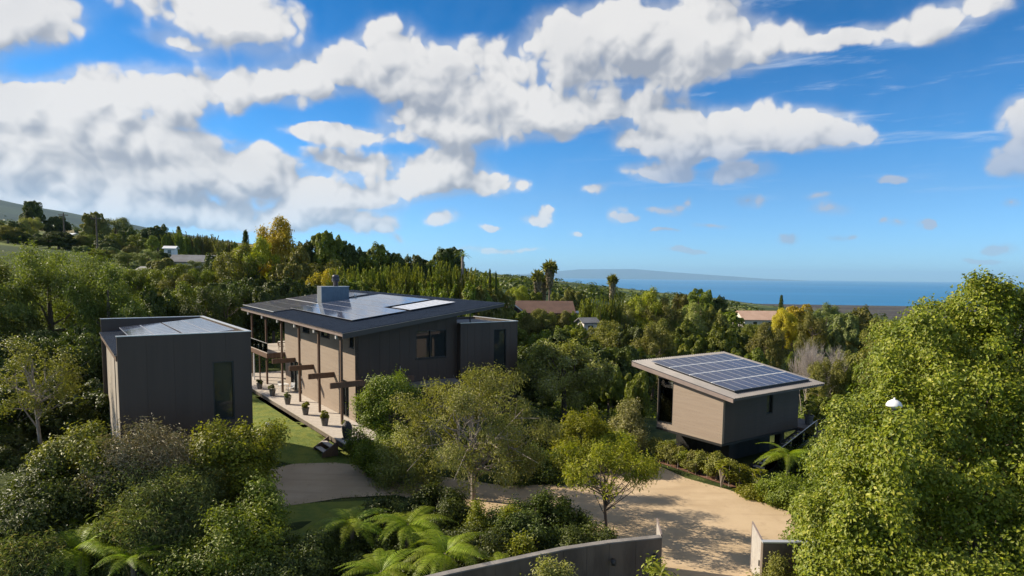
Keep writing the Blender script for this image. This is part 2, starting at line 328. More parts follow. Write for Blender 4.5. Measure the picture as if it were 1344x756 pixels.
L['cream'] = leafmat('cream edged leaves', (.20, .21, .05), (.42, .40, .17), (.62, .58, .34), .3)
L['fern'] = leafmat('fern fronds', (0.168, 0.235, 0.009), (0.285, 0.360, 0.014), (.30, .35, .04), .42)
L['bamboo'] = leafmat('bamboo leaves', (0.138, 0.160, 0.016), (0.265, 0.270, 0.030), (.31, .30, .06), .4)
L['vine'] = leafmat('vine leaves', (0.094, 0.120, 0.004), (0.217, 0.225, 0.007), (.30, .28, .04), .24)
L['grassdry'] = leafmat('dry grass', (0.139, 0.166, 0.040), (0.248, 0.276, 0.090), (.34, .28, .14), .25)
L['pepper'] = leafmat('weeping tree leaves', (0.095, 0.123, 0.018), (0.196, 0.222, 0.041), (.24, .26, .08), .35)
L['flower'] = leafmat('white flowers', (.6, .58, .55), (.8, .78, .76), None, .2)

# ------------------------------------------------------------------ helpers
def tag(o, label=None, cat=None, group=None, kind=None):
    if label: o['label'] = label
    if cat: o['category'] = cat
    if group: o['group'] = group
    if kind: o['kind'] = kind
    return o
def thing(name, label, cat, loc=(0, 0, 0), rz=0, group=None):
    o = bpy.data.objects.new(name, None); COL.objects.link(o); o.empty_display_size = .3
    o.location = loc; o.rotation_euler = (0, 0, rz); return tag(o, label, cat, group)
def link(name, me, parent=None, m=None):
    o = bpy.data.objects.new(name, me); COL.objects.link(o)
    if parent: o.parent = parent
    return o
class MB:
    def __init__(s): s.v = []; s.f = []; s.mi = []
    def add(s, vs, fs, mi=0):
        k = len(s.v); s.v += [tuple(map(float, q)) for q in vs]; s.f += [tuple(i+k for i in q) for q in fs]; s.mi += [mi]*len(fs); return s
    def box(s, x0, x1, y0, y1, z0, z1, mi=0):
        return s.hexa([(x0, y0, z0), (x1, y0, z0), (x1, y1, z0), (x0, y1, z0)], [(x0, y0, z1), (x1, y0, z1), (x1, y1, z1), (x0, y1, z1)], mi)
    def hexa(s, lo, hi, mi=0):
        return s.add(list(lo)+list(hi), [(3, 2, 1, 0), (4, 5, 6, 7), (0, 1, 5, 4), (1, 2, 6, 5), (2, 3, 7, 6), (3, 0, 4, 7)], mi)
    def slab(s, c, t, mi=0):   # four corners of the top, thickness t down
        return s.hexa([(x, y, z-t) for x, y, z in c], c, mi)
    def tube(s, pts, rad, n=6, mi=0, cap=True):
        pts = [Vector(p) for p in pts]
        if isinstance(rad, (int, float)): rad = [rad]*len(pts)
        vs = []; fs = []
        for i, p in enumerate(pts):
            d = (pts[min(i+1, len(pts)-1)]-pts[max(i-1, 0)]).normalized()
            a = d.orthogonal().normalized() if i == 0 else (a-d*a.dot(d)).normalized()
            b = d.cross(a)
            for k in range(n):
                w = 2*math.pi*k/n; vs.append(p+(a*math.cos(w)+b*math.sin(w))*rad[i])
        for i in range(len(pts)-1):
            for k in range(n):
                j = (k+1) % n; fs.append((i*n+k, i*n+j, (i+1)*n+j, (i+1)*n+k))
        if cap: fs += [tuple(range(n-1, -1, -1)), tuple((len(pts)-1)*n+k for k in range(n))]
        return s.add(vs, fs, mi)
    def lathe(s, prof, n=16, c=(0, 0, 0), mi=0):
        vs = [(c[0]+r*math.cos(2*math.pi*k/n), c[1]+r*math.sin(2*math.pi*k/n), c[2]+z) for r, z in prof for k in range(n)]
        fs = [(i*n+k, i*n+(k+1) % n, (i+1)*n+(k+1) % n, (i+1)*n+k) for i in range(len(prof)-1) for k in range(n)]
        fs += [tuple(range(n-1, -1, -1)), tuple((len(prof)-1)*n+k for k in range(n))]
        return s.add(vs, fs, mi)
    def mesh(s, name, mats, bevel=0):
        me = bpy.data.meshes.new(name); me.from_pydata(s.v, [], s.f)
        for q in (mats if isinstance(mats, (list, tuple)) else [mats]): me.materials.append(q)
        if any(s.mi): me.polygons.foreach_set('material_index', s.mi)
        me.update(); return me
    def build(s, name, mats, parent=None, bevel=0, smooth=False):
        me = s.mesh(name, mats); o = link(name, me, parent)
        if smooth: me.polygons.foreach_set('use_smooth', [True]*len(me.polygons))
        if bevel:
            b = o.modifiers.new('bevel', 'BEVEL'); b.width = bevel; b.segments = 1; b.limit_method = 'ANGLE'
        return o
def copy_tree(o, parent=None, keep=True):
    c = o.copy(); COL.objects.link(c); c.parent = parent
    for ch in list(o.children):
        copy_tree(ch, c)
    return c

# ------------------------------------------------------------------ terrain
def sst(a, b, x):
    t = np.clip((x-a)/(b-a), 0, 1); return t*t*(3-2*t)
def tz(x, y):
    x = np.asarray(x, float); y = np.asarray(y, float)
    near = .0*x
    lx = .809*(x+13.1)+.588*(y-48); ly = -.588*(x+13.1)+.809*(y-48)
    near = near+.8*sst(-5.5, 3, ly)*sst(-9, -3.5, lx)*sst(16, 8, lx)   # lawn lifts towards the patio
    near = near+2.3*np.exp(-((x+19.5)**2+(y-25.5)**2)/34.)+.8*sst(-16, -24, x)*sst(26, 34, y)*sst(46, 40, y)
    sl = 6-.1*x+np.where(x < -1900, (-x-1900)*.11, 0)*sst(5200, 3600, y)
    sl = np.where(x > 1450, -139-(x-1450)*.004, sl)
    roll = 5*np.sin(x*.011+y*.004)*np.cos(y*.009)*sst(200, 500, y)+2.0*np.sin(x*.03+1)*np.cos(y*.021)*sst(100, 300, y)
    roll = roll+14*np.sin(x*.0016+y*.0011)*sst(-500, -1500, x)
    sl = sl+roll*sst(1500, 1200, x)
    t = sst(68, 175, y+.22*np.abs(x))
    z = near*(1-t)+sl*t
    z = z-4.5*sst(55, 80, y)*sst(150, 100, y)*sst(-10, 15, x)        # hollow behind the houses
    z = z-60*sst(3700, 4300, y+.0*x)*1.0*sst(-1200, 600, x)-sst(3700, 6000, y)*sst(600, -1200, x)*0
    return z
def tzs(x, y): return float(tz(x, y))
def grid_mesh(name, xs, ys, zf, m):
    X, Y = np.meshgrid(xs, ys); Z = zf(X, Y); nx, ny = len(xs), len(ys)
    V = np.stack([X, Y, Z], -1).reshape(-1, 3)
    i = np.arange(nx*(ny-1)).reshape(ny-1, nx)[:, :-1].ravel()
    Fq = np.stack([i, i+1, i+1+nx, i+nx], -1)
    me = bpy.data.meshes.new(name); me.vertices.add(len(V)); me.vertices.foreach_set('co', V.ravel())
    me.loops.add(Fq.size); me.loops.foreach_set('vertex_index', Fq.ravel().astype(np.int32))
    me.polygons.add(len(Fq)); me.polygons.foreach_set('loop_start', np.arange(0, Fq.size, 4, dtype=np.int32))
    me.update(calc_edges=True); me.materials.append(m); me.polygons.foreach_set('use_smooth', [True]*len(Fq)); return me
w = np.linspace(-1, 1, 260); xs = np.sinh(w*5.2)/math.sinh(5.2)*5000
w = np.linspace(0, 1, 240); ys = -60+np.sinh(w*5.0)/math.sinh(5.0)*7600
go_ = tag(link('ground', grid_mesh('ground', xs, ys, lambda X, Y: tz(X, Y)-.02, M['ground'])), 'green hillside falling from the mountain to the coast', kind='structure')
sea = MB().add([(-135000, 2500, -150), (150000, 2500, -150), (150000, 62000, -150), (-135000, 62000, -150)], [(0, 1, 2, 3)]).build('sea', M['sea']); tag(sea, 'blue ocean reaching the horizon', kind='structure')
# island far out
isl_u = [(640, 0), (700, 5), (760, 10), (830, 11), (880, 8), (940, 5), (1000, 2), (1060, 0)]
mb = MB(); n = len(isl_u); D0 = 44000
for k, (u, h) in enumerate(isl_u):
    x = (u-672)/820*D0
    for j, (yy, hh) in enumerate(((D0-2500, 0), (D0, 1), (D0+4000, 1.1), (D0+9000, 0))):
        mb.v.append((x*(yy/D0), yy, -151+max(h, .2)/820*D0*hh*1.15))
for k in range(n-1):
    for j in range(3): mb.f.append((k*4+j, (k+1)*4+j, (k+1)*4+j+1, k*4+j+1)); mb.mi.append(0)
tag(mb.build('island', mat('haze blue island rock', (.05, .09, .13), .9, (.04, .075, .10), .001), smooth=True), 'long low island lying far out on the ocean', kind='structure')  # blue of the far haze is put into the rock colour

def poly_sheet(name, pts, z, m, t=0, label=None, kind='structure', inset=None):
    mb = MB(); n = len(pts)
    mb.v = [(x, y, z) for x, y in pts]; mb.f = [tuple(range(n))]; mb.mi = [0]
    if t:
        mb.v += [(x, y, z-t) for x, y in pts]
        for k in range(n): mb.f.append((k, k+n, (k+1) % n+n, (k+1) % n)); mb.mi.append(0)
    me = mb.mesh(name, m); o = link(name, me)
    # all polygons are simple; triangulate so concave ones render well
    import bmesh
    bm = bmesh.new(); bm.from_mesh(me); bmesh.ops.recalc_face_normals(bm, faces=bm.faces); bmesh.ops.triangulate(bm, faces=bm.faces); bm.to_mesh(me); bm.free()
    return tag(o, label, kind=kind)
def smooth_poly(P, it=2):
    for _ in range(it):
        Q = []
        for i in range(len(P)):
            a = P[i]; b = P[(i+1) % len(P)]
            Q += [(a[0]*.75+b[0]*.25, a[1]*.75+b[1]*.25), (a[0]*.25+b[0]*.75, a[1]*.25+b[1]*.75)]
        P = Q
    return P
up = [at_z(u, v, 0)[:2] for u, v in ((330, 622), (385, 611), (440, 608), (480, 612), (540, 620), (600, 629), (660, 638), (740, 636), (800, 617))]
hg = [at_z(u, v, 0)[:2] for u, v in ((845, 603), (900, 628), (955, 643), (1035, 672), (1060, 700))]
dn = [(15.2, 30), (13.5, 24), (11.5, 18), (5, 18), (6.0, 24), (6.5, 27)]+[tuple(at_z(u, v, 0)[:2]) for u, v in ((790, 705), (650, 682), (590, 668), (520, 650), (450, 654), (380, 665), (300, 690))]
drive_pts = smooth_poly([tuple(p) for p in up])[:0]+[tuple(p) for p in up]+[tuple(p) for p in hg]+dn

lawn1 = [at_z(u, v, .35)[:2] for u, v in ((318, 560), (345, 530), (400, 575), (440, 592), (500, 604), (530, 612), (480, 606), (440, 602), (385, 606), (330, 616))]
HR = R(36)
HO = at_y(449, 436, 48); HO[2] = 2.3
def hw(x, y, z=0, O=None, th=HR):
    O = HO if O is None else O
    return (O[0]+math.cos(th)*x-math.sin(th)*y, O[1]+math.sin(th)*x+math.cos(th)*y, O[2]+z)
# lawn strip between the patio and the drive, with the real ground height
def lawn_sheet(name, pts, label, off=.012, step=.6, m=None):
    import bmesh
    bm = bmesh.new(); vs = [bm.verts.new((x, y, 0)) for x, y in pts]; bm.faces.new(vs); bmesh.ops.triangulate(bm, faces=bm.faces)
    for ax in ((1, 0, 0), (0, 1, 0)):
        lo = min(p[0 if ax[0] else 1] for p in pts); hi = max(p[0 if ax[0] else 1] for p in pts); k = lo+step
        while k < hi:
            bmesh.ops.bisect_plane(bm, geom=bm.verts[:]+bm.edges[:]+bm.faces[:], plane_co=(k*ax[0], k*ax[1], 0), plane_no=ax); k += step
    for v in bm.verts: v.co.z = tzs(v.co.x, v.co.y)+off
    for f in bm.faces: f.smooth = True
    bmesh.ops.recalc_face_normals(bm, faces=bm.faces)
    me = bpy.data.meshes.new(name); bm.to_mesh(me); bm.free(); me.materials.append(m or M['lawn']); o = link(name, me)
    return tag(o, label, kind='structure')
lawn_sheet('driveway', drive_pts, 'buff gravel driveway curving from the gate past the studio', .03, 1.3, M['drive'])
lp = [hw(-2.0, -5)[:2], hw(-2.0, 22)[:2], hw(-6.5, 22)[:2], (-19.5, 46), (-16.5, 42.8)]+[tuple(p) for p in up[1:5]]+[(-6.0, 41.6)]
lawn_sheet('lawn', lp, 'mossy green lawn strip between the house patio and the driveway')
lp2 = [(-13.5, 34.4), (-11.5, 35.2), (-8, 35.8), (-5.5, 35.2), (-5.5, 29), (-9, 28), (-14, 29)]
lawn_sheet('lawn', lp2, 'small lawn in front of the driveway beside the ferns')
SR = R(34.5); SO = at_y(947.3, 583.2, 41)
lp3 = [hw(-3, 6, 0, SO, SR)[:2], hw(2.5, 6, 0, SO, SR)[:2], hw(4, 16, 0, SO, SR)[:2], hw(-3, 15, 0, SO, SR)[:2]]
lawn_sheet('lawn', lp3, 'bright lawn behind the garden studio')

# ------------------------------------------------------------------ building helpers
def wall(axis, c, t, a0, a1, z0, z1, holes=(), course=.3, vertical=False, joint=.014, depth=.012, top=None):
    """boarded wall in the plane axis=c, outer face at c, body behind (towards +t). holes: (a0,a1,z0,z1). top(a): wall height"""
    mb = MB(); s = 1 if t > 0 else -1
    def put(p0, p1, q0, q1, d0, d1):
        lo, hi = sorted((c+s*d0, c+s*d1))
        if axis == 'x':
            T0 = (top(p0), top(p1)) if top and q1 is None else (q1, q1)
            mb.hexa([(lo, p0, q0), (hi, p0, q0), (hi, p1, q0), (lo, p1, q0)], [(lo, p0, T0[0]), (hi, p0, T0[0]), (hi, p1, T0[1]), (lo, p1, T0[1])])
        else:
            T0 = (top(p0), top(p1)) if top and q1 is None else (q1, q1)
            mb.hexa([(p0, lo, q0), (p1, lo, q0), (p1, hi, q0), (p0, hi, q0)], [(p0, lo, T0[0]), (p1, lo, T0[1]), (p1, hi, T0[1]), (p0, hi, T0[0])])
    def cells(as_, zs_):
        pass
    # split along a at hole edges
    aa = sorted({a0, a1, *[h[0] for h in holes], *[h[1] for h in holes]}); aa = [a for a in aa if a0 <= a <= a1]
    for p0, p1 in zip(aa, aa[1:]):
        if p1-p0 < 1e-4: continue
        hs = sorted([(h[2], h[3]) for h in holes if h[0] <= p0+1e-4 and h[1] >= p1-1e-4])
        z = z0; spans = []
        for q in hs:
            if q[0] > z: spans.append((z, q[0]))
            z = max(z, q[1])
        spans.append((z, z1 if not top else None))
        for q0, q1 in spans:
            if q1 is not None and q1-q0 < 1e-3: continue
            put(p0, p1, q0, q1, depth, abs(t))
            if vertical:
                k = math.floor(p0/course)*course
                while k < p1:
                    x0 = max(k+joint/2, p0); x1 = min(k+course-joint/2, p1)
                    if x1-x0 > .01: put(x0, x1, q0, q1, 0, depth)
                    k += course
            else:
                k = math.floor(q0/course)*course; e = q1 if q1 is not None else min(top(p0), top(p1))
                while k < e:
                    y0 = max(k+joint/2, q0); y1 = min(k+course-joint/2, e)
                    if y1-y0 > .01: put(p0, p1, y0, y1, 0, depth)
                    k += course
    return mb
def opening(parent, axis, c, t, a0, a1, z0, z1, name='window', fr=.07, depth=.15, mull=(), gm=None):
    """framed pane set into a hole: frame is the part, panes and mullions its pieces"""
    s = 1 if t > 0 else -1
    def bx(mb, p0, p1, q0, q1, d0, d1):
        lo, hi = sorted((c+s*d0, c+s*d1))
        return mb.box(lo, hi, p0, p1, q0, q1) if axis == 'x' else mb.box(p0, p1, lo, hi, q0, q1)
    f = MB(); e = .004
    bx(f, a0+e, a0+fr, z0+e, z1-e, .02, depth+.06); bx(f, a1-fr, a1-e, z0+e, z1-e, .02, depth+.06)
    bx(f, a0+fr, a1-fr, z0+e, z0+fr, .02, depth+.06); bx(f, a0+fr, a1-fr, z1-fr, z1-e, .02, depth+.06)
    edges = [a0+fr]
    for m_ in mull:
        bx(f, m_-fr*.4, m_+fr*.4, z0+fr, z1-fr, .03, depth+.05); edges += [m_-fr*.4, m_+fr*.4]
    edges.append(a1-fr)
    fo = f.build(name, M['frame'], parent)
    if name == 'window' and abs(t) > .2: bx(MB(), a0-.05, a1+.05, z0-.05, z0-.003, -.07, .10).build('sill', M['frame'], fo)
    for p0, p1 in zip(edges[::2], edges[1::2]):
        bx(MB(), p0, p1, z0+fr, z1-fr, depth, depth+.02).build('pane', gm or M['glass'], fo)
    return fo
def corrugated(c, nrib, amp, th, name, mats, parent, wave=.45):
    """c = P00,P10,P11,P01: ribs run P00->P10 and repeat towards P01"""
    P00, P10, P11, P01 = [Vector(q) for q in c]; mb = MB(); prof = []
    for k in range(nrib):
        for q, h in ((0, 0), (wave, 0), (wave+.12, 1), (.88, 1)): prof.append(((k+q)/nrib, h))
    prof.append((1, 0)); N = ((P10-P00).cross(P01-P00)).normalized()
    if N.z < 0: N = -N
    for t, h in prof:
        a = P00.lerp(P01, t)+N*amp*h; b = P10.lerp(P11, t)+N*amp*h
        mb.v += [tuple(a), tuple(b), tuple(a-N*th), tuple(b-N*th)]
    for k in range(len(prof)-1):
        i = 4*k; j = i+4
        mb.f += [(i, i+1, j+1, j), (i+2, j+2, j+3, i+3), (i, j, j+2, i+2), (i+1, i+3, j+3, j+1)]; mb.mi += [0, 0, 1, 1]
    mb.f += [(0, 2, 3, 1), (len(mb.v)-4, len(mb.v)-3, len(mb.v)-1, len(mb.v)-2)]; mb.mi += [1, 1]
    return mb.build(name, mats, parent)
def pv_mesh(name, a, b, cell, frame):
    mb = MB(); f = .022; t = .04
    for bx in ((0, a, 0, f), (0, a, b-f, b), (0, f, f, b-f), (a-f, a, f, b-f)): mb.box(*bx, 0, t, 1)
    mb.box(f, a-f, f, b-f, .006, t-.006, 0)
    return mb.mesh(name, [cell, frame])
def put_panel(me, parent, P, ex, ey, n, name='solar_panel'):
    o = link(name, me, parent); o.matrix_local = Matrix(((ex.x, ey.x, n.x, P.x), (ex.y, ey.y, n.y, P.y), (ex.z, ey.z, n.z, P.z), (0, 0, 0, 1))); return o

# ------------------------------------------------------------------ main house
H = thing('main_house', 'large charcoal and taupe house with slanting solar roof and long paved patio', 'house', tuple(HO), HR)
rz0 = lambda x, y: 6.5+.1347*x+.011*y
RC = [(-.36, -.95), (14.7, -.95), (14.1, 33.6), (-.36, 31.6)]
roof = corrugated([(x, y, rz0(x, y)+.02) for x, y in RC], 110, .05, .04, 'roof', [M['roofmetal'], M['roofedge']], H)
ins = .14
rc2 = [(-.22, -.83), (14.5, -.83), (13.95, 33.4), (-.22, 31.4)]
MB().slab([(x, y, rz0(x, y)-.03) for x, y in rc2], .2).build('roof_deck', M['fasciadark'], roof)
# fascias: front edge deep at the low end
MB().hexa([(-.30, -.91, rz0(-.3, -.9)-.42), (14.62, -.91, rz0(14.6, -.9)-.26), (14.62, -.835, rz0(14.6, -.83)-.26), (-.30, -.835, rz0(-.3, -.83)-.42)],
          [(-.30, -.91, rz0(-.3, -.91)-.025), (14.62, -.91, rz0(14.62, -.91)-.025), (14.62, -.835, rz0(14.62, -.83)-.025), (-.30, -.835, rz0(-.3, -.83)-.025)]).build('fascia', M['fasciadark'], roof)
MB().hexa([(-.30, -.83, rz0(-.3, -.9)-.25), (-.225, -.83, rz0(-.22, -.9)-.25), (-.225, 31.4, rz0(-.22, 31.4)-.25), (-.30, 31.4, rz0(-.3, 31.4)-.25)],
          [(-.30, -.83, rz0(-.3, -.83)-.03), (-.225, -.83, rz0(-.22, -.83)-.03), (-.225, 31.4, rz0(-.22, 31.4)-.03), (-.30, 31.4, rz0(-.3, 31.4)-.03)]).build('fascia', M['fascia'], roof)
zf = -1.0       # patio level
wx = 1.5
gap = .24
tt = lambda x: (lambda y: rz0(x, y)-gap)
# lit long wall with two glazed doors and clerestory lights
doors = [(2.6, 4.1, zf+.05, 2.1), (14.9, 18.6, zf+.05, 2.1)]
clere = [(1.45, 2.35, 5.0, 6.1), (7.0, 9.2, 5.3, 6.2), (12.4, 14.4, 5.3, 6.2)]
wall('x', wx, .25, 1.2, 20.4, zf-.1, None, doors+clere, .32, joint=.006, top=tt(wx)).build('wall', M['wall_tan'], H)
for d_, ml in zip(doors, ((3.35,), (16.1, 17.35))): opening(H, 'x', wx, .25, *d_, name='glass_door', mull=ml)
for c_ in clere: opening(H, 'x', wx, .25, *c_, mull=())
# return wall, recessed rear part with upper windows
wall('y', 20.4, -.2, wx+.25, 4.6, zf-.1, None, (), .32, top=lambda x: rz0(x, 20.3)-gap).build('wall', M['wall_tan'], H)
rear = [(21.6, 24.6, zf+.05, 2.0), (25.4, 29.4, zf+.05, 2.0), (21.4, 23.4, 2.75, 5.2), (26.2, 29.6, 2.75, 5.2)]
wall('x', 4.6, .25, 20.45, 31, zf-.1, None, rear, .32, top=tt(4.6)).build('wall', M['wall_tan'], H)
for d_ in rear: opening(H, 'x', 4.6, .25, *d_, mull=((d_[0]+d_[1])/2,), name='glass_door')
# shaded gable wall with the wide window
gw = (6.95, 9.95, 3.75, 6.2)
wall('y', 1.2, .24, wx+.012, 11.0, -2.6, None, [gw], .9, True, joint=.03, top=lambda x: rz0(x, 1.2)-gap).build('wall', M['wall_dark'], H)
opening(H, 'y', 1.2, .24, *gw, mull=(8.35,))
# canopy ledge and small pipe in the shade
MB().box(5.9, 10.6, -.3, 1.19, 1.55, 1.82).build('canopy', M['concrete'], H, .02)
MB().tube([(5.4, 1.05, .9), (5.4, 1.05, 3.3)], .035).tube([(5.05, 1.05, 2.6), (5.75, 1.05, 2.6)], .03).build('vent_pipe', M['lightmetal'], H)
# back walls so that the house is closed
wall('x', 13.2, -.2, 8.1, 31, -2.6, None, (), .9, True, top=tt(13.2)).build('wall', M['wall_dark'], H)
wall('y', 31.2, -.2, 4.6, 13.2, -2.6, None, (), .9, True, top=lambda x: rz0(x, 31.2)-gap).build('wall', M['wall_dark'], H)
# annex box
AX = (11.0, 17.25, .55, 8.0)
aw = (14.55, 15.95, 1.2, 6.05)
wall('y', AX[2], .22, AX[0], AX[1], -2.6, 6.7, [aw], .78, True, joint=.03).build('wall', M['wall_dark'], H)
opening(H, 'y', AX[2], .22, *aw)
wall('x', AX[0], .2, AX[2]+.225, 1.19, -2.6, 6.7, (), .8, True, joint=.03).build('wall', M['wall_dark'], H)
wall('x', AX[1], -.2, AX[2]+.225, AX[3], -2.6, 6.7, (), .8, True, joint=.03).build('wall', M['wall_dark'], H)
wall('y', AX[3], -.2, 13.25, AX[1]-.205, -2.6, 6.7, (), .8, True, joint=.03).build('wall', M['wall_dark'], H)
mb = MB()
mb.box(AX[0]-.03, AX[1]+.03, AX[2]-.03, AX[2]+.22, 6.703, 6.75); mb.box(AX[1]-.22, AX[1]+.03, AX[2]+.222, AX[3]+.03, 6.703, 6.75)
mb.build('parapet_cap', M['lightmetal'], H)
MB().box(AX[0]+.02, AX[1]-.21, AX[2]+.23, AX[3]-.21, 6.35, 6.5).build('annex_roof', M['roofmetal'], H)
MB().tube([(12.2, .9, 6.75), (12.2, .9, 7.82)], .06, 8).build('post', M['black'], H)
# posts, brackets under the eave, cross beams
pys = [.95, 6.2, 11.6, 17.2, 22.9, 28.9]
for y in pys:
    MB().box(.18, .36, y-.1, y+.1, zf+.01, rz0(.3, y)-.24).build('post', M['wood'], H, .01)
    MB().box(-.2, -.06, y-.07, y+.07, rz0(-.1, y)-.62, rz0(-.1, y)-.26).build('bracket', M['white'], H)
    MB().box(-.05, wx-.005 if y < 20 else 4.59, y-.06, y+.06, rz0(-.05, y)-.56, rz0(-.05, y)-.26).build('rafter', M['wood'], H)
for y in pys[:4]:
    MB().box(-.75, wx-.006, y-.31, y-.12, 2.0, 2.46).build('beam', M['wood'], H, .01)
MB().box(wx+.3, 6.5, .64, .83, 2.0, 2.46).box(-.7, wx+.3, .642, .828, 2.002, 2.458).build('beam', M['wood'], H)
for y in (6.9, 10.2):
    pass
# balcony at the rear
bal = MB().box(-.35, 4.58, 20.45, 29.6, 2.1, 2.62).build('balcony', M['wood'], H, .015)
MB().box(-.30, 4.5, 20.5, 29.5, 2.625, 2.66).build('balcony_deck', M['patio'], bal)
for k in range(5):
    MB().box(-.27, -.25, 20.7+k*1.8, 22.4+k*1.8, 2.68, 3.62).build('glass_panel', M['clear'], bal)
MB().box(-.30, -.22, 20.6, 29.5, 3.63, 3.67).build('handrail', M['lightmetal'], bal)
for y in (24.0, 26.5, 29.2): MB().box(-.25, -.13, y-.06, y+.06, zf+.01, 2.09).build('post', M['white' if y != 24.0 else 'wood'], H)
# chimney with flue on the roof
ch = MB(); cz = rz0(7, 22)+.05
ch.box(6.05, 9.2, 22.05, 23.4, cz-.3, cz+1.75)
for k in range(16): ch.box(6.1+k*.195, 6.2+k*.195, 22.01, 22.049, cz-.2, cz+1.7)
cho = ch.build('chimney', M['chimney'], roof)
q = MB()
for k in range(6): q.box(6.0, 6.045, 22.07+k*.24, 22.15+k*.24, cz-.1, cz+1.72)
q.build('fin', M['lightmetal'], roof)
MB().box(6.0, 9.25, 22.0, 23.45, cz+1.753, cz+1.80).build('chimney_cap', M['lightmetal'], roof)
MB().lathe([(.28, 0), (.28, .5), (.42, .52), (.45, .75), (.36, .95), (.42, 1.0), (.3, 1.25), (.12, 1.3)], 14, (7.9, 22.7, cz+1.80)).build('flue', M['flue'], roof, smooth=True)
MB().lathe([(.12, 0), (.12, .25), (.2, .3), (.14, .45), (.02, .5)], 10, (10.1, 22.4, rz0(10.1, 22.4)+.04)).build('vent', M['white'], roof, smooth=True)
# solar panels
ex = Vector((1, 0, .1347)).normalized(); ey = Vector((0, 1, .011)).normalized(); nn_ = ex.cross(ey).normalized()
pa = pv_mesh('solar_panel', 1.66, .99, M['pv'], M['pvframe'])
for i in range(6):
    for j in range(17):
        if i >= 3 and j < 5: continue
        x = 2.35+i*1.70; y = 3.9+j*1.01
        if 6.0-1.75 < x < 9.2+.1 and 21.9 < y+1: continue
        put_panel(pa, H, Vector((x, y, rz0(x, y)+.19)), ex, ey, nn_)
pw = pv_mesh('collector', 4.7, .93, M['pvwhite'], M['pvframe'])
for j in range(4): put_panel(pw, H, Vector((7.8, 3.9+j*.98, rz0(7.8, 3.9+j*.98)+.2)), ex, ey, nn_, 'white_collector')
pd = pv_mesh('dark_panel', 1.62, 1.07, M['pvdark'], M['pvframedark'])
for i in range(3):
    for j in range(12): put_panel(pd, H, Vector((.42+i*1.64, 20.4+j*1.085, rz0(.42+i*1.64, 20.4+j*1.085)+.13)), ex, ey, nn_)
for i in range(4):
    for j in range(9):
        x = 5.75+i*1.66; y = 23.9+j*1.085
        put_panel(pd, H, Vector((x, y, rz0(x, y)+.13)), ex, ey, nn_)
mb = MB()
mb.box(.4, 5.4, 33.44, 33.46, 0, .01)
for (x0, x1, y) in ((5.38, 5.62, 27),):
    pass
mb = MB()
c_ = [(5.42, 20.3), (5.52, 20.3), (5.52, 33.4), (5.42, 33.4)]
mb.slab([(x, y, rz0(x, y)+.2) for x, y in c_], .05); mb.build('edge_trim', M['lightmetal'], roof)
mb = MB(); c_ = [(.36, 20.25), (12.3, 20.25), (12.3, 20.33), (.36, 20.33)]
c_ = [(.33, 20.3), (.41, 20.3), (.41, 33.4), (.33, 33.4)]
mb.slab([(x, y, rz0(x, y)+.19) for x, y in c_], .05); mb.build('edge_trim', M['lightmetal'], roof)

# ------------------------------------------------------------------ patio
pb = MB()
# big paving slabs with open joints laid on one base
base = MB().box(-1.62, wx-.02, -4.6, 20.4, zf-.42, zf-.06).box(-1.62, 4.55, 20.41, 31.5, zf-.42, zf-.06).build('patio', M['conc_dark'], None)
base.location = tuple(HO); base.rotation_euler = (0, 0, HR); tag(base, 'raised pale paved patio along the lit side of the main house', kind='structure')
sm_ = {}
def slab_piece(x0, x1, y0, y1):
    k = (round(x1-x0, 3), round(y1-y0, 3))
    if k not in sm_: sm_[k] = MB().box(0, k[0], 0, k[1], 0, .07).mesh('paving_slab', M['patio'])
    o = link('paving_slab', sm_[k], base); o.location = (x0, y0, zf-.06+random.uniform(0, .004))
for j in range(21):
    y = -4.7+j*1.2
    for i in range(2): slab_piece(-1.7+i*1.6, -1.7+i*1.6+1.585, y, y+1.185)
for j in range(9):
    y = 20.5+j*1.2
    for i in range(3): slab_piece(-1.7+i*2.05, -1.7+i*2.05+2.035, y, y+1.185)
# steps from the patio to the lawn
st = thing('patio_steps', 'dark timber steps with pale treads leading from the patio end to the lawn', 'steps', hw(-1.75, -2.6, 0)[:2]+(tzs(*hw(-1.75, -2.6)[:2]),), HR)
gz = tzs(*hw(-1.75, -2.6)[:2]); hh = HO[2]+zf-gz
for k in range(2):
    z = hh*(2-k)/3
    MB().box(-.62-k*.42, -.22-k*.42, -.9, .9, z-.06, z).build('tread', M['patio'], st, .01)
for s in (-1, 1):
    MB().hexa([(-1.15, s*.93-.04, 0), (0, s*.93-.04, 0), (0, s*.93+.04, 0), (-1.15, s*.93+.04, 0)], [(-1.15, s*.93-.04, hh*.3), (0, s*.93-.04, hh*.95), (0, s*.93+.04, hh*.95), (-1.15, s*.93+.04, hh*.3)]).build('stringer', M['wood'], st)

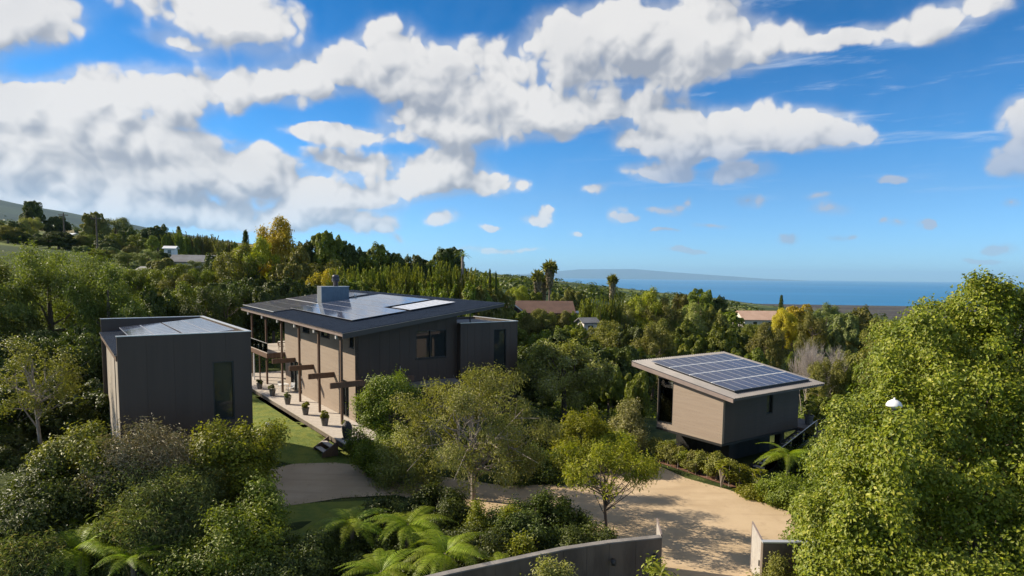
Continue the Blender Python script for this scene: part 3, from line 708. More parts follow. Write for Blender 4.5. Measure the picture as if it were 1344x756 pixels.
# ------------------------------------------------------------------ garden studio
G = thing('garden_studio', 'small raised taupe studio with overhanging roof of solar panels above the driveway', 'building', tuple(SO), SR)
sz = lambda x, y: 3.47+.1475*y+.004*x
SC = [(-.42, -1.1), (-.42, 8.15), (10.75, 8.15), (10.45, -1.1)]
sroof = corrugated([(x, y, sz(x, y)) for x, y in SC], 46, .045, .03, 'roof', [M['studiometal'], M['studiometal']], G)
MB().slab([(-.36, -1.0, sz(-.3, -1)-.04), (10.4, -1.0, sz(10, -1)-.04), (10.65, 8.05, sz(10, 8)-.04), (-.36, 8.05, sz(0, 8)-.04)], .14).build('roof_deck', M['fasciadark'], sroof)
MB().hexa([(-.41, -1.03, sz(0, -1)-.30), (-.365, -1.03, sz(0, -1)-.30), (-.365, 8.1, sz(0, 8)-.34), (-.41, 8.1, sz(0, 8)-.34)],
          [(-.41, -1.03, sz(0, -1)-.035), (-.365, -1.03, sz(0, -1)-.035), (-.365, 8.1, sz(0, 8)-.035), (-.41, 8.1, sz(0, 8)-.035)]).build('fascia', M['fascia'], sroof)
MB().hexa([(-.36, -1.06, sz(0, -1)-.17), (10.4, -1.06, sz(10, -1)-.17), (10.4, -1.005, sz(10, -1)-.17), (-.36, -1.005, sz(0, -1)-.17)],
          [(-.36, -1.06, sz(0, -1)-.035), (10.4, -1.06, sz(10, -1)-.035), (10.4, -1.005, sz(10, -1)-.035), (-.36, -1.005, sz(0, -1)-.035)]).build('fascia', M['studiometal'], sroof)
MB().slab([(0.05, .05, sz(0, 0)-.19), (8.9, .05, sz(8, 0)-.19), (8.9, 5.7, sz(8, 5.7)-.19), (.05, 5.7, sz(0, 5.7)-.19)], .22).build('soffit_beam', M['wood'], G)
tp = lambda y: sz(0, y)-.20
sw = (4.3, 5.74, .42, 3.72)
wall('x', 0, .2, 0, 5.76, 0, None, [sw], .2, joint=.005, top=lambda y: sz(0, y)-.45).build('wall', M['wall_tan'], G)
opening(G, 'x', 0, .2, 4.3, 5.74, .42, 3.72, fr=.06, gm=M['clear'])
rw = (4.9, 5.65, 1.45, 2.95)
wall('y', 0, .2, .205, 8.95, 0, None, [rw], .2, joint=.012, top=lambda x: sz(x, 0)-.22).build('wall', M['wall_dark'], G)  # shade of this side is put into the dark cladding colour
opening(G, 'y', 0, .2, *rw, fr=.06)
wall('x', 8.95, -.2, .205, 5.76, 0, None, (), .6, True, top=lambda y: sz(8, y)-.22).build('wall', M['wall_dark'], G)
wall('y', 5.76, -.2, .205, 8.74, 0, None, [(.3, 7.5, .42, 3.7)], .6, True, top=lambda x: sz(x, 5.7)-.22).build('wall', M['wall_dark'], G)
opening(G, 'y', 5.76, -.2, .3, 7.5, .42, 3.7, mull=(2.7, 5.1), fr=.06, gm=M['clear'])
MB().box(.21, 8.73, .21, 5.54, .0, .12).build('floor', M['wood'], G)
wall('x', 1.9, .2, 2.2, 5.5, -2.6, -.01, (), .6, True).build('base_wall', M['black'], G)
wall('y', 2.0, .2, 1.9, 8.6, -2.6, -.01, (), .6, True).build('base_wall', M['black'], G)
MB().box(1.5, 2.2, .5, 1.2, -2.6, -.01).build('column', M['black'], G, .02)
MB().box(7.6, 8.1, .5, 1.0, -2.6, -.01).build('column', M['black'], G, .02)
MB().box(-.02, 8.97, -.02, 5.78, -.16, -.012).build('floor_edge', M['black'], G)
# solar panels: four rows of nine
ex = Vector((1, 0, .004)).normalized(); ey = Vector((0, 1, .1475)).normalized(); n2_ = ex.cross(ey).normalized()
ps = pv_mesh('studio_panel', .96, 1.78, M['pvstudio'], M['pvframe'])
mbr = MB()
for j in range(4):
    for i in range(9):
        x = .72+i*.985; y = -.28+j*1.90
        put_panel(ps, G, Vector((x, y, sz(x, y)+.15)), ex, ey, n2_)
    if j:
        y = -.28+j*1.90-.1
        MB().slab([(.7, y+.0, sz(1, y)+.21), (9.6, y, sz(9, y)+.21), (9.6, y+.075, sz(9, y)+.22), (.7, y+.075, sz(1, y)+.22)], .06).build('rail', M['white'], G)
MB().slab([(.7, -.33, sz(1, -.33)+.17), (9.6, -.33, sz(9, -.33)+.17), (9.6, -.29, sz(9, -.33)+.17), (.7, -.29, sz(1, -.33)+.17)], .15).build('rail', M['black'], G)
# deck and stair
dk = MB().box(8.98, 11.9, -1.5, 1.6, -.28, -.02).build('deck', M['wood'], G, .01)
for k in range(11): MB().box(8.99, 11.88, -1.48+k*.28, -1.48+k*.28+.265, -.018, .012).build('plank', M['conc_dark'], dk)
for (x, y) in ((11.5, -1.2), (11.5, 1.2), (9.3, -1.2)): MB().box(x-.12, x+.12, y-.12, y+.12, -2.6, -.285).build('post', M['wood'], G)
for s in (-.15, -1.45):
    MB().hexa([(2.6, s-.03, -2.3), (9.0, s-.03, -.30), (9.0, s+.03, -.30), (2.6, s+.03, -2.3)], [(2.4, s-.03, -2.05), (9.0, s-.03, -.03), (9.0, s+.03, -.03), (2.4, s+.03, -2.05)]).build('stringer', M['black'], G)
for k in range(13):
    t = (k+.5)/13; MB().box(8.95-6.2*t-.19, 8.95-6.2*t+.19, -1.41, -.19, -.14-2.05*t-.05, -.14-2.05*t).build('tread', M['concrete' if k < 8 else 'patio'], G)
for k in range(4):
    a = 8.8-k*1.55; b = a-1.45; za = -.05-(8.95-a)*.327; zb = -.05-(8.95-b)*.327
    MB().hexa([(b, -1.50, zb), (a, -1.50, za), (a, -1.485, za), (b, -1.485, zb)], [(b, -1.50, zb+.85), (a, -1.50, za+.85), (a, -1.485, za+.85), (b, -1.485, zb+.85)]).build('glass_panel', M['clear'], G)
MB().tube([(2.5, -1.5, -1.2), (8.9, -1.5, .85)], .022).build('handrail', M['lightmetal'], G)
MB().box(9.0, 11.9, -1.5, -1.485, .05, .85).build('glass_panel', M['clear'], G)

# ------------------------------------------------------------------ left outbuilding
UO = at_y(152.7, 442.5, 32)
U = thing('outbuilding', 'charcoal flat roofed outbuilding with parapet and tall narrow window, left of the main house', 'building', tuple(UO), R(36))
ux, uy = 6.56, 14.7
uw = (4.5, 5.6, -5.0, -1.62)
wall('y', 0, .2, 0, ux, -8.6, 0, [uw], 1.3, True, joint=.022).build('wall', M['wall_dark'], U)
opening(U, 'y', 0, .2, *uw)
wall('x', ux, -.2, .205, uy, -8.6, 0, (), 1.3, True).build('wall', M['wall_dark'], U)
wall('y', uy, -.2, 0, ux-.205, -8.6, 0, (), 1.3, True).build('wall', M['wall_dark'], U)
wall('x', .25, .2, .205, uy-.21, -8.6, -1.12, [(6.0, 6.7, -6.0, -1.4)], .45, True).build('wall', M['wall_hut'], U)
MB().box(.3, .4, 6.0, 6.7, -6.0, -1.4).build('downpipe_recess', M['wood'], U)
cap = MB(); cap.box(-.03, ux+.03, -.03, .22, .003, .045); cap.box(ux-.22, ux+.03, .222, uy-.22, .003, .045); cap.box(-.03, ux+.03, uy-.218, uy+.03, .003, .045)
cap.build('parapet_cap', M['lightmetal'], U)
uz = lambda x, y: -.95+.085*x
corrugated([(-.12, .21, uz(0, 0)), (ux-.21, .21, uz(6.5, 0)), (ux-.21, uy-.21, uz(6.5, 0)), (-.12, uy-.21, uz(0, 0))], 60, .045, .07, 'roof', [M['roofmetal'], M['roofedge']], U)
MB().hexa([(-.05, .21, uz(0, 0)-.35), (.02, .21, uz(0, 0)-.35), (.02, uy-.21, uz(0, 0)-.35), (-.05, uy-.21, uz(0, 0)-.35)], [(-.05, .21, uz(0, 0)-.08), (.02, .21, uz(0, 0)-.08), (.02, uy-.21, uz(0, 0)-.08), (-.05, uy-.21, uz(0, 0)-.08)]).build('fascia', M['wood'], U)
pu = pv_mesh('outbuilding_panel', 1.22, .98, M['pv'], M['pvframe'])
exu = Vector((1, 0, .10)).normalized(); eyu = Vector((0, 1, 0)); nu = exu.cross(eyu).normalized()
for i in range(4):
    for j in range(11):
        x = .95+i*1.235+(.10 if i > 1 else 0); y = 1.3+j*1.0
        put_panel(pu, U, Vector((x, y, uz(0, 0)+.36+.10*x)), exu, eyu, nu)

# ------------------------------------------------------------------ plants: meshes
RG = np.random.default_rng(11)
def unit(a): return a/np.maximum(np.linalg.norm(a, axis=1, keepdims=True), 1e-9)
def leaf_mesh(name, P, N, size, aspect, m, droop=0., T=None, fold=.18, tint=None, rg=RG):
    n = len(P); N = unit(N+rg.normal(0, .35, (n, 3)))
    t = rg.normal(0, 1, (n, 3)) if T is None else T+rg.normal(0, .25, (n, 3))
    t[:, 2] -= droop*1.5
    t = unit(t-N*(t*N).sum(1, keepdims=True)); b = np.cross(N, t)
    s = (size*rg.uniform(.65, 1.35, n))[:, None] if np.isscalar(size) else size[:, None]
    V = np.empty((n, 4, 3)); V[:, 0] = P-t*s*.5; V[:, 2] = P+t*s*.5
    V[:, 1] = P+b*s*aspect*.5+N*s*fold; V[:, 3] = P-b*s*aspect*.5+N*s*fold
    i = np.arange(n)*4; Fc = np.stack([i, i+1, i+2, i, i+2, i+3], -1).reshape(-1)
    me = bpy.data.meshes.new(name); me.vertices.add(n*4); me.vertices.foreach_set('co', V.ravel())
    me.loops.add(len(Fc)); me.loops.foreach_set('vertex_index', Fc.astype(np.int32))
    me.polygons.add(n*2); me.polygons.foreach_set('loop_start', np.arange(0, n*6, 3, dtype=np.int32))
    me.update(calc_edges=True)
    a = me.attributes.new('tint', 'FLOAT', 'FACE')
    tt_ = rg.uniform(0, 1, n) if tint is None else tint
    a.data.foreach_set('value', np.repeat(tt_, 2).astype(np.float32)); me.materials.append(m); return me
def lumps(rg, half, c, n, rr, low=-.3, inner=.70, flat=1.):
    """sub crowns spread over an ellipsoid: centre, radii"""
    d = unit(rg.normal(0, 1, (n*4, 3))); d = d[d[:, 2] > low][:n]; k = len(d)
    rad = rg.uniform(.55, 1.05, k)[:, None]*rr
    cen = np.array(c)+d*np.array(half)*inner*rg.uniform(.55, 1.12, k)[:, None]
    return cen, np.concatenate([rad, rad, rad*flat*rg.uniform(.7, 1., k)[:, None]], 1)
def noise3(rg, P, wl, nw=12):
    k = unit(rg.normal(0, 1, (nw, 3)))*(2*math.pi/(wl*rg.uniform(.65, 1.5, nw)))[:, None]; ph = rg.uniform(0, 6.28, nw)
    return np.sin(P@k.T+ph).sum(1)/math.sqrt(nw/2)
def crown_pts(rg, cen, rad, n, c, up=.35, shell=.86, sprig=1, sj=.2, relief=None):
    w = (rad[:, 0]**2); w = w/w.sum(); m_ = n//sprig
    i = rg.choice(len(cen), m_*2, p=w); d = unit(rg.normal(0, 1, (m_*2, 3)))
    out = unit(cen[i]-np.array(c)+1e-6); d = unit(d+out*.55+np.array([0, 0, .25]))
    P = cen[i]+d*rad[i]*rg.uniform(shell, 1.08, (m_*2, 1))
    # drop leaves deep inside another lump
    if relief:
        ns_ = noise3(rg, P, relief[1]); P = P+unit(P-np.array(c))*(relief[0]*ns_)[:, None]
    keep = np.ones(len(P), bool)
    for q in range(0, len(P), 4000):
        dd = (P[q:q+4000, None, :]-cen[None])/rad[None]
        keep[q:q+4000] = ((dd**2).sum(2) < .60).sum(1) == 0
    if relief: keep &= ns_ > relief[2]
    P = P[keep][:m_]; d = d[keep][:m_]
    inn = (cen[i]+unit(rg.normal(0, 1, (m_*2, 3)))*rad[i]*rg.uniform(.3, .78, (m_*2, 1)))[:max(1, n//5)]
    if sprig > 1:
        P = np.repeat(P, sprig, 0)+rg.normal(0, sj, (len(P)*sprig, 3)); d = np.repeat(d, sprig, 0)
    P = np.concatenate([P, inn]); d = np.concatenate([d, unit(inn-np.array(c)+1e-6)])
    return P, unit(d*.7+np.array([0, 0, up]))
def trunk_mb(rg, h, r, cen=None, c=None, nl=6, lean=.0, start=.35, ns=7):
    mb = MB(); top = np.array([lean*h+rg.normal(0, .02*h), rg.normal(0, .03*h), h])
    pts = [(0, 0, -.4), (lean*h*.1, 0, h*.15), tuple(top*.55+np.array([rg.normal(0, .02*h), 0, 0])), tuple(top)]
    mb.tube(pts, [r*1.35, r, r*.7, r*.25], ns)
    if cen is not None:
        for i in rg.choice(len(cen), min(nl, len(cen)), replace=False):
            e = cen[i]; s = top*rg.uniform(start, .8); s[2] = min(s[2], max(e[2]*.85, h*.2)); mid = (s*.5+e*.5)+rg.normal(0, .06*h, 3)*np.array([1, 1, .6])
            rr = r*rg.uniform(.3, .5); mb.tube([tuple(s), tuple(mid), tuple(e)], [rr, rr*.65, rr*.22], 5, cap=False)
            for _ in range(2):
                e2 = e+rg.normal(0, .12*h, 3); mb.tube([tuple(mid*.4+e*.6), tuple(e2)], [rr*.4, rr*.1], 4, cap=False)
    return mb
class Proto: pass
def make_proto(kind, seed):
    rg = np.random.default_rng(seed); p = Proto(); p.w = 8.; p.h = 8.; c = (0, 0, 5.); bm_ = M['bark']
    if kind == 'broad':
        c = (0, 0, 4.4); cen, rad = lumps(rg, (4, 4, 4.0), c, 40, 1.25, low=-.85, inner=.74); P, N = crown_pts(rg, cen, rad, 13000, c, relief=(.25, 1.7, -.8)); P[:, 2] = np.maximum(P[:, 2], .1); me = leaf_mesh('crown', P, N, .34, .6, L['mid'], rg=rg); p.w = 8.6; p.h = 8.6
        tm = trunk_mb(rg, 6, .28, cen, c, 7)
    elif kind == 'loose':
        c = (0, 0, 4.6); cen, rad = lumps(rg, (3.9, 3.9, 4.2), c, 44, 1.0, low=-.85, inner=.84); P, N = crown_pts(rg, cen, rad, 11000, c, sprig=4, sj=.22); me = leaf_mesh('crown', P, N, .30, .42, L['mid'], droop=.5, rg=rg); p.w = 8.8; p.h = 9.2
        tm = trunk_mb(rg, 6.5, .22, cen, c, 12)
    elif kind == 'conifer':
        P = []; N = []
        for k in range(60):
            z = 1.2+k/60*7.6; r = (1-(z-1.2)/8.2)**.8*1.9+.12
            for q in range(7):
                a = rg.uniform(0, 6.28); m_ = 22; tq = rg.uniform(.15, 1, m_)
                P.append(np.stack([np.cos(a)*r*tq, np.sin(a)*r*tq, z-.35*tq*r+rg.normal(0, .08, m_)], 1)+rg.normal(0, .08, (m_, 3))); N.append(np.tile([np.cos(a)*.4, np.sin(a)*.4, .8], (m_, 1)))
        me = leaf_mesh('crown', np.concatenate(P), np.concatenate(N), .26, .3, L['dark'], droop=.4, rg=rg); p.w = 4; p.h = 9
        tm = trunk_mb(rg, 8.2, .2)
    elif kind == 'bamboo':
        P = []; N = []
        for k in range(26):
            x, y = rg.normal(0, .9, 2); hh = rg.uniform(5.5, 9); lx, ly = rg.normal(0, .9, 2)
            tq = rg.uniform(.12, 1, 260)**.8; tq2 = tq**2.2
            wd = .45*(1.15-tq)
            P.append(np.stack([x+lx*tq2+rg.normal(0, 1, 260)*wd, y+ly*tq2+rg.normal(0, 1, 260)*wd, hh*tq-tq2*.4], 1)); N.append(rg.normal(0, 1, (260, 3))*np.array([1, 1, .3]))
        me = leaf_mesh('crown', np.concatenate(P), np.concatenate(N), .42, .22, L['bamboo'], droop=-.9, rg=rg); p.w = 4.6; p.h = 8.6
        tm = MB()
        for k in range(6):
            x, y = rg.normal(0, .7, 2); tm.tube([(x, y, 0), (x*1.1, y*1.1, 4), (x*1.5, y*1.5, 7)], [.05, .045, .02], 5, cap=False)
    elif kind == 'shrub':
        c = (0, 0, .8); cen, rad = lumps(rg, (2, 2, 1.5), c, 24, .62, low=-.5); P, N = crown_pts(rg, cen, rad, 6500, c); P[:, 2] = np.abs(P[:, 2]); me = leaf_mesh('crown', P, N, .19, .55, L['mid'], rg=rg); p.w = 4.2; p.h = 2.6
        tm = trunk_mb(rg, 1.6, .07, cen, c, 6)
    elif kind == 'bare':
        tm = MB(); P = np.zeros((0, 3))
        def br(p0, d, ln, r, lv):
            p1 = p0+d*ln; mid = p0+d*ln*.5+rg.normal(0, .06*ln, 3); tm.tube([tuple(p0), tuple(mid), tuple(p1)], [r, r*.8, r*.6], 4, cap=False)
            if lv == 0: return
            for k in range(4 if lv > 1 else 5):
                dd = d+rg.normal(0, .33, 3); dd[2] += .35; dd = dd/np.linalg.norm(dd); br(p0+(p1-p0)*rg.uniform(.45, 1), dd, ln*rg.uniform(.55, .8), r*.55, lv-1)
        for k in range(7):
            a = rg.uniform(0, 6.28); br(np.array([math.cos(a)*.5, math.sin(a)*.5, -.2]), np.array([math.cos(a)*.25, math.sin(a)*.25, .95]), 3.2, .085, 4)
        p.w = 6; p.h = 9; p.trunk = tm.mesh('branches', M['greytwig']); p.crown = None; return p
    p.crown = me; p.trunk = tm.mesh('trunk', bm_); return p
PR = {}
for k, n in (('broad', 4), ('loose', 3), ('conifer', 2), ('bamboo', 3), ('shrub', 3), ('bare', 2)):
    PR[k] = [make_proto(k, 100+7*i+len(k)) for i in range(n)]
NAMES = {'broad': ('broadleaf_tree', 'tree'), 'loose': ('broadleaf_tree', 'tree'), 'conifer': ('conifer_tree', 'tree'), 'bamboo': ('bamboo_clump', 'bamboo'), 'shrub': ('shrub', 'shrub'), 'bare': ('bare_tree', 'tree')}
def plant(kind, lm, u, v, Y, wpx, label, group=None, name=None, h_extra=0, base_drop=0):
    P = at_y(u, v, Y); x, zt = P[0], P[2]; gz = tzs(x, Y)-base_drop; h = zt-gz
    if h < .4: print('LOW', kind, u, v, Y, round(h, 2)); h = .5
    pr = random.choice(PR[kind]); w_ = wpx/F_*Y
    if kind in ('broad', 'loose'): w_ = max(w_, .66*h)
    nm, cat = NAMES[kind]
    t = thing(name or nm, label, cat, (x, Y, gz), random.uniform(0, 6.28), group)
    t.scale = (w_/pr.w, w_/pr.w*random.uniform(.9, 1.1), h/pr.h)
    link('branches' if kind == 'bare' else 'trunk', pr.trunk, t)
    if pr.crown:
        c = link('crown', pr.crown, t); c.material_slots[0].link = 'OBJECT'; c.material_slots[0].material = L[lm]
    return t
rnd = random.Random(5)
ORD = ['leftmost', 'second', 'third', 'fourth', 'fifth', 'sixth', 'seventh', 'eighth', 'ninth', 'tenth', 'eleventh', 'twelfth', 'thirteenth', 'fourteenth', 'fifteenth', 'sixteenth', 'seventeenth', 'eighteenth', 'nineteenth', 'twentieth', 'twenty-first', 'twenty-second', 'twenty-third', 'twenty-fourth', 'twenty-fifth', 'twenty-sixth']
TONE = {'dark': 'dark green', 'mid': 'mid green', 'olive': 'olive green', 'sage': 'grey green', 'bright': 'yellow green', 'lime': 'lime green', 'yellow': 'golden', 'brown': 'brownish', 'dry': 'greyish', 'bamboo': 'yellow green'}
def number(made, group):
    """labels by order from the left, with the colour of the leaves"""
    made = sorted(made, key=lambda q: q[0])
    for i, (_, o, lm) in enumerate(made):
        w_ = 'leftmost' if i == 0 else 'rightmost' if i == len(made)-1 else ORD[i]+' from the left'
        o['label'] = f"{TONE[lm]}, {w_} of the {group}"
def belt(items, label, group):
    for it in items: plant(*it, label, group)
def row(kinds, u0, u1, du, vf, Y, wpx, label, group, jv=6, jY=.08):
    u = u0; made = []
    while u <= u1:
        k, lm = rnd.choice(kinds)
        o = plant(k, lm, u+rnd.uniform(-du*.3, du*.3), vf(u)+rnd.uniform(-jv, jv), Y*(1+rnd.uniform(-jY, jY)), wpx*rnd.uniform(.8, 1.25), label, group)
        made.append((o.location.x/o.location.y, o, lm)); u += du*rnd.uniform(.8, 1.2)
    number(made, group)
def lerp(*pts):
    return lambda u: float(np.interp(u, [p[0] for p in pts], [p[1] for p in pts]))

# ---- skyline of the left hill
plant('broad', 'dark', 42, 262, 255, 30, 'tall dark pointed tree on the skyline at the far left')
plant('conifer', 'dark', 36, 276, 250, 20, 'small dark fir beside the tallest tree of the left skyline')
plant('loose', 'sage', 38, 282, 240, 28, 'grey green tree under the tallest tree of the left skyline')
plant('broad', 'dark', 74, 280, 255, 36, 'dark round tree right behind the first utility pole')
plant('broad', 'olive', 121, 276, 245, 32, 'olive round tree behind the second utility pole')
plant('loose', 'brown', 150, 281, 250, 42, 'thin crowned brownish tree right of the second utility pole')
plant('broad', 'dark', 166, 296, 240, 26, 'low dark tree right of the thin brownish skyline tree')
plant('broad', 'dark', 206, 291, 250, 36, 'dark dome shaped tree alone on the left skyline above the white shed')
plant('conifer', 'olive', 234, 296, 245, 16, 'small pointed tree on the left skyline')
row([('broad', 'dark'), ('broad', 'mid'), ('loose', 'brown')], -30, 34, 22, lambda u: 286, 235, 34, 'tree at the far left end of the hill skyline', 'trees at the far left end of the skyline')
row([('shrub', 'olive'), ('shrub', 'dark'), ('loose', 'mid')], -10, 200, 15, lambda u: 305, 225, 24, 'low bush along the hedge line on top of the left hill', 'bushes along the top of the left hill', 4)
row([('bamboo', 'mid'), ('bamboo', 'olive'), ('shrub', 'mid')], 215, 330, 7, lerp((215, 305), (240, 302), (330, 318)), 240, 14, 'orchard tree in the pale green row on the left skyline', 'orchard row on the left skyline', 3, .02)
row([('shrub', 'olive'), ('shrub', 'brown'), ('shrub', 'dark'), ('loose', 'olive')], 90, 330, 22, lerp((90, 318), (150, 322), (330, 335)), 185, 26, 'bush scattered on the grassy left hillside', 'bushes on the left hillside', 7, .12)
row([('shrub', 'olive'), ('loose', 'brown'), ('shrub', 'dark'), ('broad', 'olive')], 140, 330, 24, lerp((140, 334), (330, 345)), 140, 40, 'bushy tree between the hillside field and the house garden', 'bushy trees below the hillside field', 8)
row([('broad', 'dark'), ('loose', 'mid'), ('shrub', 'dark'), ('loose', 'olive')], -30, 150, 17, lerp((-30, 296), (150, 316)), 195, 40, 'x', 'bushy trees between pepper tree and left skyline', 6)
# ---- trees behind the outbuilding
row([('broad', 'dark'), ('loose', 'mid'), ('loose', 'olive')], 165, 330, 26, lerp((165, 352), (330, 350)), 105, 60, 'tall tree in the dense wood behind the outbuilding', 'wood behind the outbuilding', 10)
row([('broad', 'dark'), ('loose', 'dark'), ('loose', 'mid')], 130, 345, 26, lerp((130, 385), (345, 372)), 84, 62, 'shaded tree directly behind the outbuilding roof', 'trees directly behind the outbuilding', 10)
row([('broad', 'dark')], 300, 420, 26, lerp((300, 360), (420, 368)), 92, 60, 'dark tree rising behind the far end of the main house', 'dark trees behind the main house end', 8)
plant('loose', 'yellow', 365, 284, 118, 74, 'tallest tree behind the main house, sunlit with airy yellow green crown')
plant('loose', 'bright', 335, 310, 112, 62, 'yellow green tree left of the tallest airy tree')
plant('broad', 'olive', 385, 322, 108, 70, 'olive tree in front of the airy yellow green tree')
plant('conifer', 'dark', 322, 300, 125, 22, 'dark narrow tree left of the tallest airy tree')
plant('loose', 'olive', 310, 318, 110, 66, 'olive crowned tree at the right end of the hillside wood')
plant('broad', 'dark', 290, 326, 120, 50, 'dark tree below the orchard row')
tall = []
for i, (u, v, wp) in enumerate(((432, 301, 58), (405, 312, 50), (462, 318, 50), (490, 319, 56), (515, 327, 44), (547, 330, 46), (575, 326, 46), (592, 322, 36), (530, 335, 36))):
    o = plant('broad', 'dark' if i % 3 else 'mid', u, v, 140+i, wp, 'x', 'tall rounded trees behind the bamboo'); tall.append((u, o, 'dark' if i % 3 else 'mid'))
number(tall, 'tall rounded trees behind the bamboo')
plant('loose', 'olive', 430, 340, 112, 90, 'olive tree standing just left of the bamboo, above the chimney')
plant('loose', 'yellow', 424, 352, 104, 32, 'small golden leaved tree above the chimney')
row([('bamboo', 'bamboo'), ('bamboo', 'bamboo'), ('bamboo', 'mid')], 442, 625, 9, lerp((442, 352), (500, 350), (560, 346), (600, 348), (625, 358)), 104, 26, 'feathery yellow green bamboo in the tall screen behind the main house', 'bamboo screen behind the main house', 6, .04)
row([('bamboo', 'mid'), ('broad', 'mid'), ('broad', 'olive')], 440, 640, 22, lerp((440, 368), (640, 372)), 96, 40, 'low bushy tree at the foot of the bamboo screen', 'bushy trees at the foot of the bamboo', 5)
plant('broad', 'bright', 640, 362, 112, 44, 'yellow green round tree right of the bamboo beside two narrow cypresses')
plant('broad', 'mid', 622, 352, 120, 36, 'round green tree right of the tall slender palm')
plant('conifer', 'dark', 643, 351, 100, 12, 'left one of two narrow dark cypresses')
plant('conifer', 'dark', 651, 355, 98, 12, 'right one of two narrow dark cypresses')
plant('broad', 'olive', 655, 374, 108, 34, 'olive tree right of the two narrow cypresses')
plant('loose', 'bright', 680, 370, 135, 26, 'small light green pointed tree left of the palm clump')
plant('broad', 'mid', 700, 380, 140, 36, 'green tree in front of the palm clump')
plant('broad', 'olive', 752, 374, 138, 36, 'rounded olive tree right of the palm clump')
plant('broad', 'mid', 731, 383, 142, 26, 'green tree between palm clump and rounded olive tree')
row([('bamboo', 'mid'), ('bamboo', 'bamboo')], 768, 812, 7, lambda u: 389, 118, 20, 'bushy bamboo in front of the single palm', 'bamboo in front of the single palm', 4, .03)
plant('loose', 'bright', 848, 376, 118, 46, 'light green tall tree right of the single palm')
plant('loose', 'olive', 868, 388, 116, 42, 'olive tree right of the light green tall tree')
plant('broad', 'mid', 830, 394, 124, 36, 'green tree left of the light green tall tree')
plant('broad', 'mid', 918, 375, 150, 44, 'broad green tree topping the middle of the valley in front of the sea')
plant('broad', 'olive', 893, 382, 155, 28, 'small olive tree left of the broad green tree in front of the sea')
plant('broad', 'dark', 940, 388, 150, 40, 'dark tree right of the broad green tree in front of the sea')
plant('conifer', 'dark', 1026, 386, 150, 14, 'narrow dark cypress beside the yellow tree')
plant('broad', 'yellow', 1042, 394, 128, 58, 'golden yellow round tree in the valley')
plant('loose', 'yellow', 1030, 404, 124, 40, 'golden yellow low tree left of the large yellow one')
plant('loose', 'brown', 1086, 396, 128, 42, 'reddish brown thin tree right of the golden tree')
plant('loose', 'olive', 1068, 408, 118, 40, 'yellowish olive tree right of the golden tree')
plant('broad', 'olive', 1137, 402, 120, 38, 'round olive tree in front of the coast plain')
plant('broad', 'brown', 1112, 408, 118, 34, 'brownish tree left of the round olive tree')
plant('loose', 'olive', 1160, 415, 105, 40, 'olive tree close to the big hedge on the right')
plant('bare', 'dry', 1080, 428, 76, 58, 'leafless pale grey tree behind the studio')
plant('bare', 'dry', 1062, 438, 80, 44, 'smaller leafless grey tree left of the pale one')
# ---- valley between houses, back to front
row([('broad', 'mid'), ('broad', 'olive'), ('loose', 'sage'), ('loose', 'mid')], 772, 1000, 24, lerp((640, 402), (760, 408), (870, 398), (960, 405), (1000, 420)), 122, 44, 'tree in the far belt across the valley', 'far tree belt across the valley', 5)
row([('broad', 'mid'), ('broad', 'dark'), ('loose', 'olive'), ('shrub', 'lime')], 660, 1010, 27, lerp((660, 417), (740, 417), (800, 418), (1010, 430)), 104, 50, 'tree in the middle belt across the valley', 'middle tree belt across the valley', 7)
row([('broad', 'mid'), ('broad', 'dark'), ('broad', 'olive'), ('loose', 'olive')], 675, 880, 30, lerp((675, 428), (880, 428)), 88, 70, 'dense tree on the valley slope behind the studio', 'dense trees behind the studio', 8)
row([('broad', 'dark'), ('broad', 'mid'), ('loose', 'mid')], 690, 840, 30, lerp((690, 448), (840, 452)), 76, 76, 'dark tree in the hollow between the two houses', 'dark trees in the hollow', 8)
row([('shrub', 'lime'), ('shrub', 'olive'), ('shrub', 'mid')], 870, 1000, 20, lerp((870, 436), (1000, 452)), 92, 44, 'light green bush on the slope above the studio roof', 'light green bushes above the studio roof', 5)
row([('shrub', 'lime'), ('shrub', 'brown'), ('shrub', 'bright')], 905, 1030, 18, lerp((905, 462), (1030, 482)), 78, 40, 'low yellow green bush just behind the studio roof', 'bushes just behind the studio roof', 4)
row([('bamboo', 'mid'), ('shrub', 'mid'), ('broad', 'mid')], 770, 850, 16, lambda u: 478, 66, 40, 'reedy green bush left of the studio roof', 'reedy bushes left of the studio', 8)
row([('broad', 'olive'), ('loose', 'olive'), ('shrub', 'mid')], 1085, 1180, 22, lerp((1085, 470), (1180, 430)), 72, 52, 'tree between the studio and the big hedge', 'trees between studio and hedge', 10)
row([('shrub', 'mid'), ('broad', 'mid'), ('shrub', 'olive')], 1075, 1140, 18, lambda u: 520, 56, 50, 'bush right of the studio deck', 'bushes right of the studio deck', 8)
row([('shrub', 'olive'), ('shrub', 'mid')], 1010, 1130, 24, lerp((1010, 455), (1130, 450)), 100, 34, 'bush bordering the small clearing beyond the studio', 'bushes round the clearing', 8)
row([('broad', 'mid'), ('broad', 'olive'), ('loose', 'olive')], 672, 770, 16, lambda u: 407, 114, 34, 'tree hiding the walls of the red roofed house', 'trees in front of the red roofed house', 3, .02)
# ---- behind the annex and round the round tree
plant('broad', 'dark', 700, 470, 66, 90, 'dark tree at the corner of the annex')
plant('shrub', 'dark', 690, 530, 50, 110, 'dark shrub at the foot of the annex')
plant('shrub', 'dark', 760, 560, 50, 120, 'dark shrub under the round tree')
plant('shrub', 'dark', 640, 560, 44, 120, 'dark shrub behind the feathery front tree')
plant('shrub', 'mid', 820, 575, 47, 70, 'green shrub left of the studio hedge')
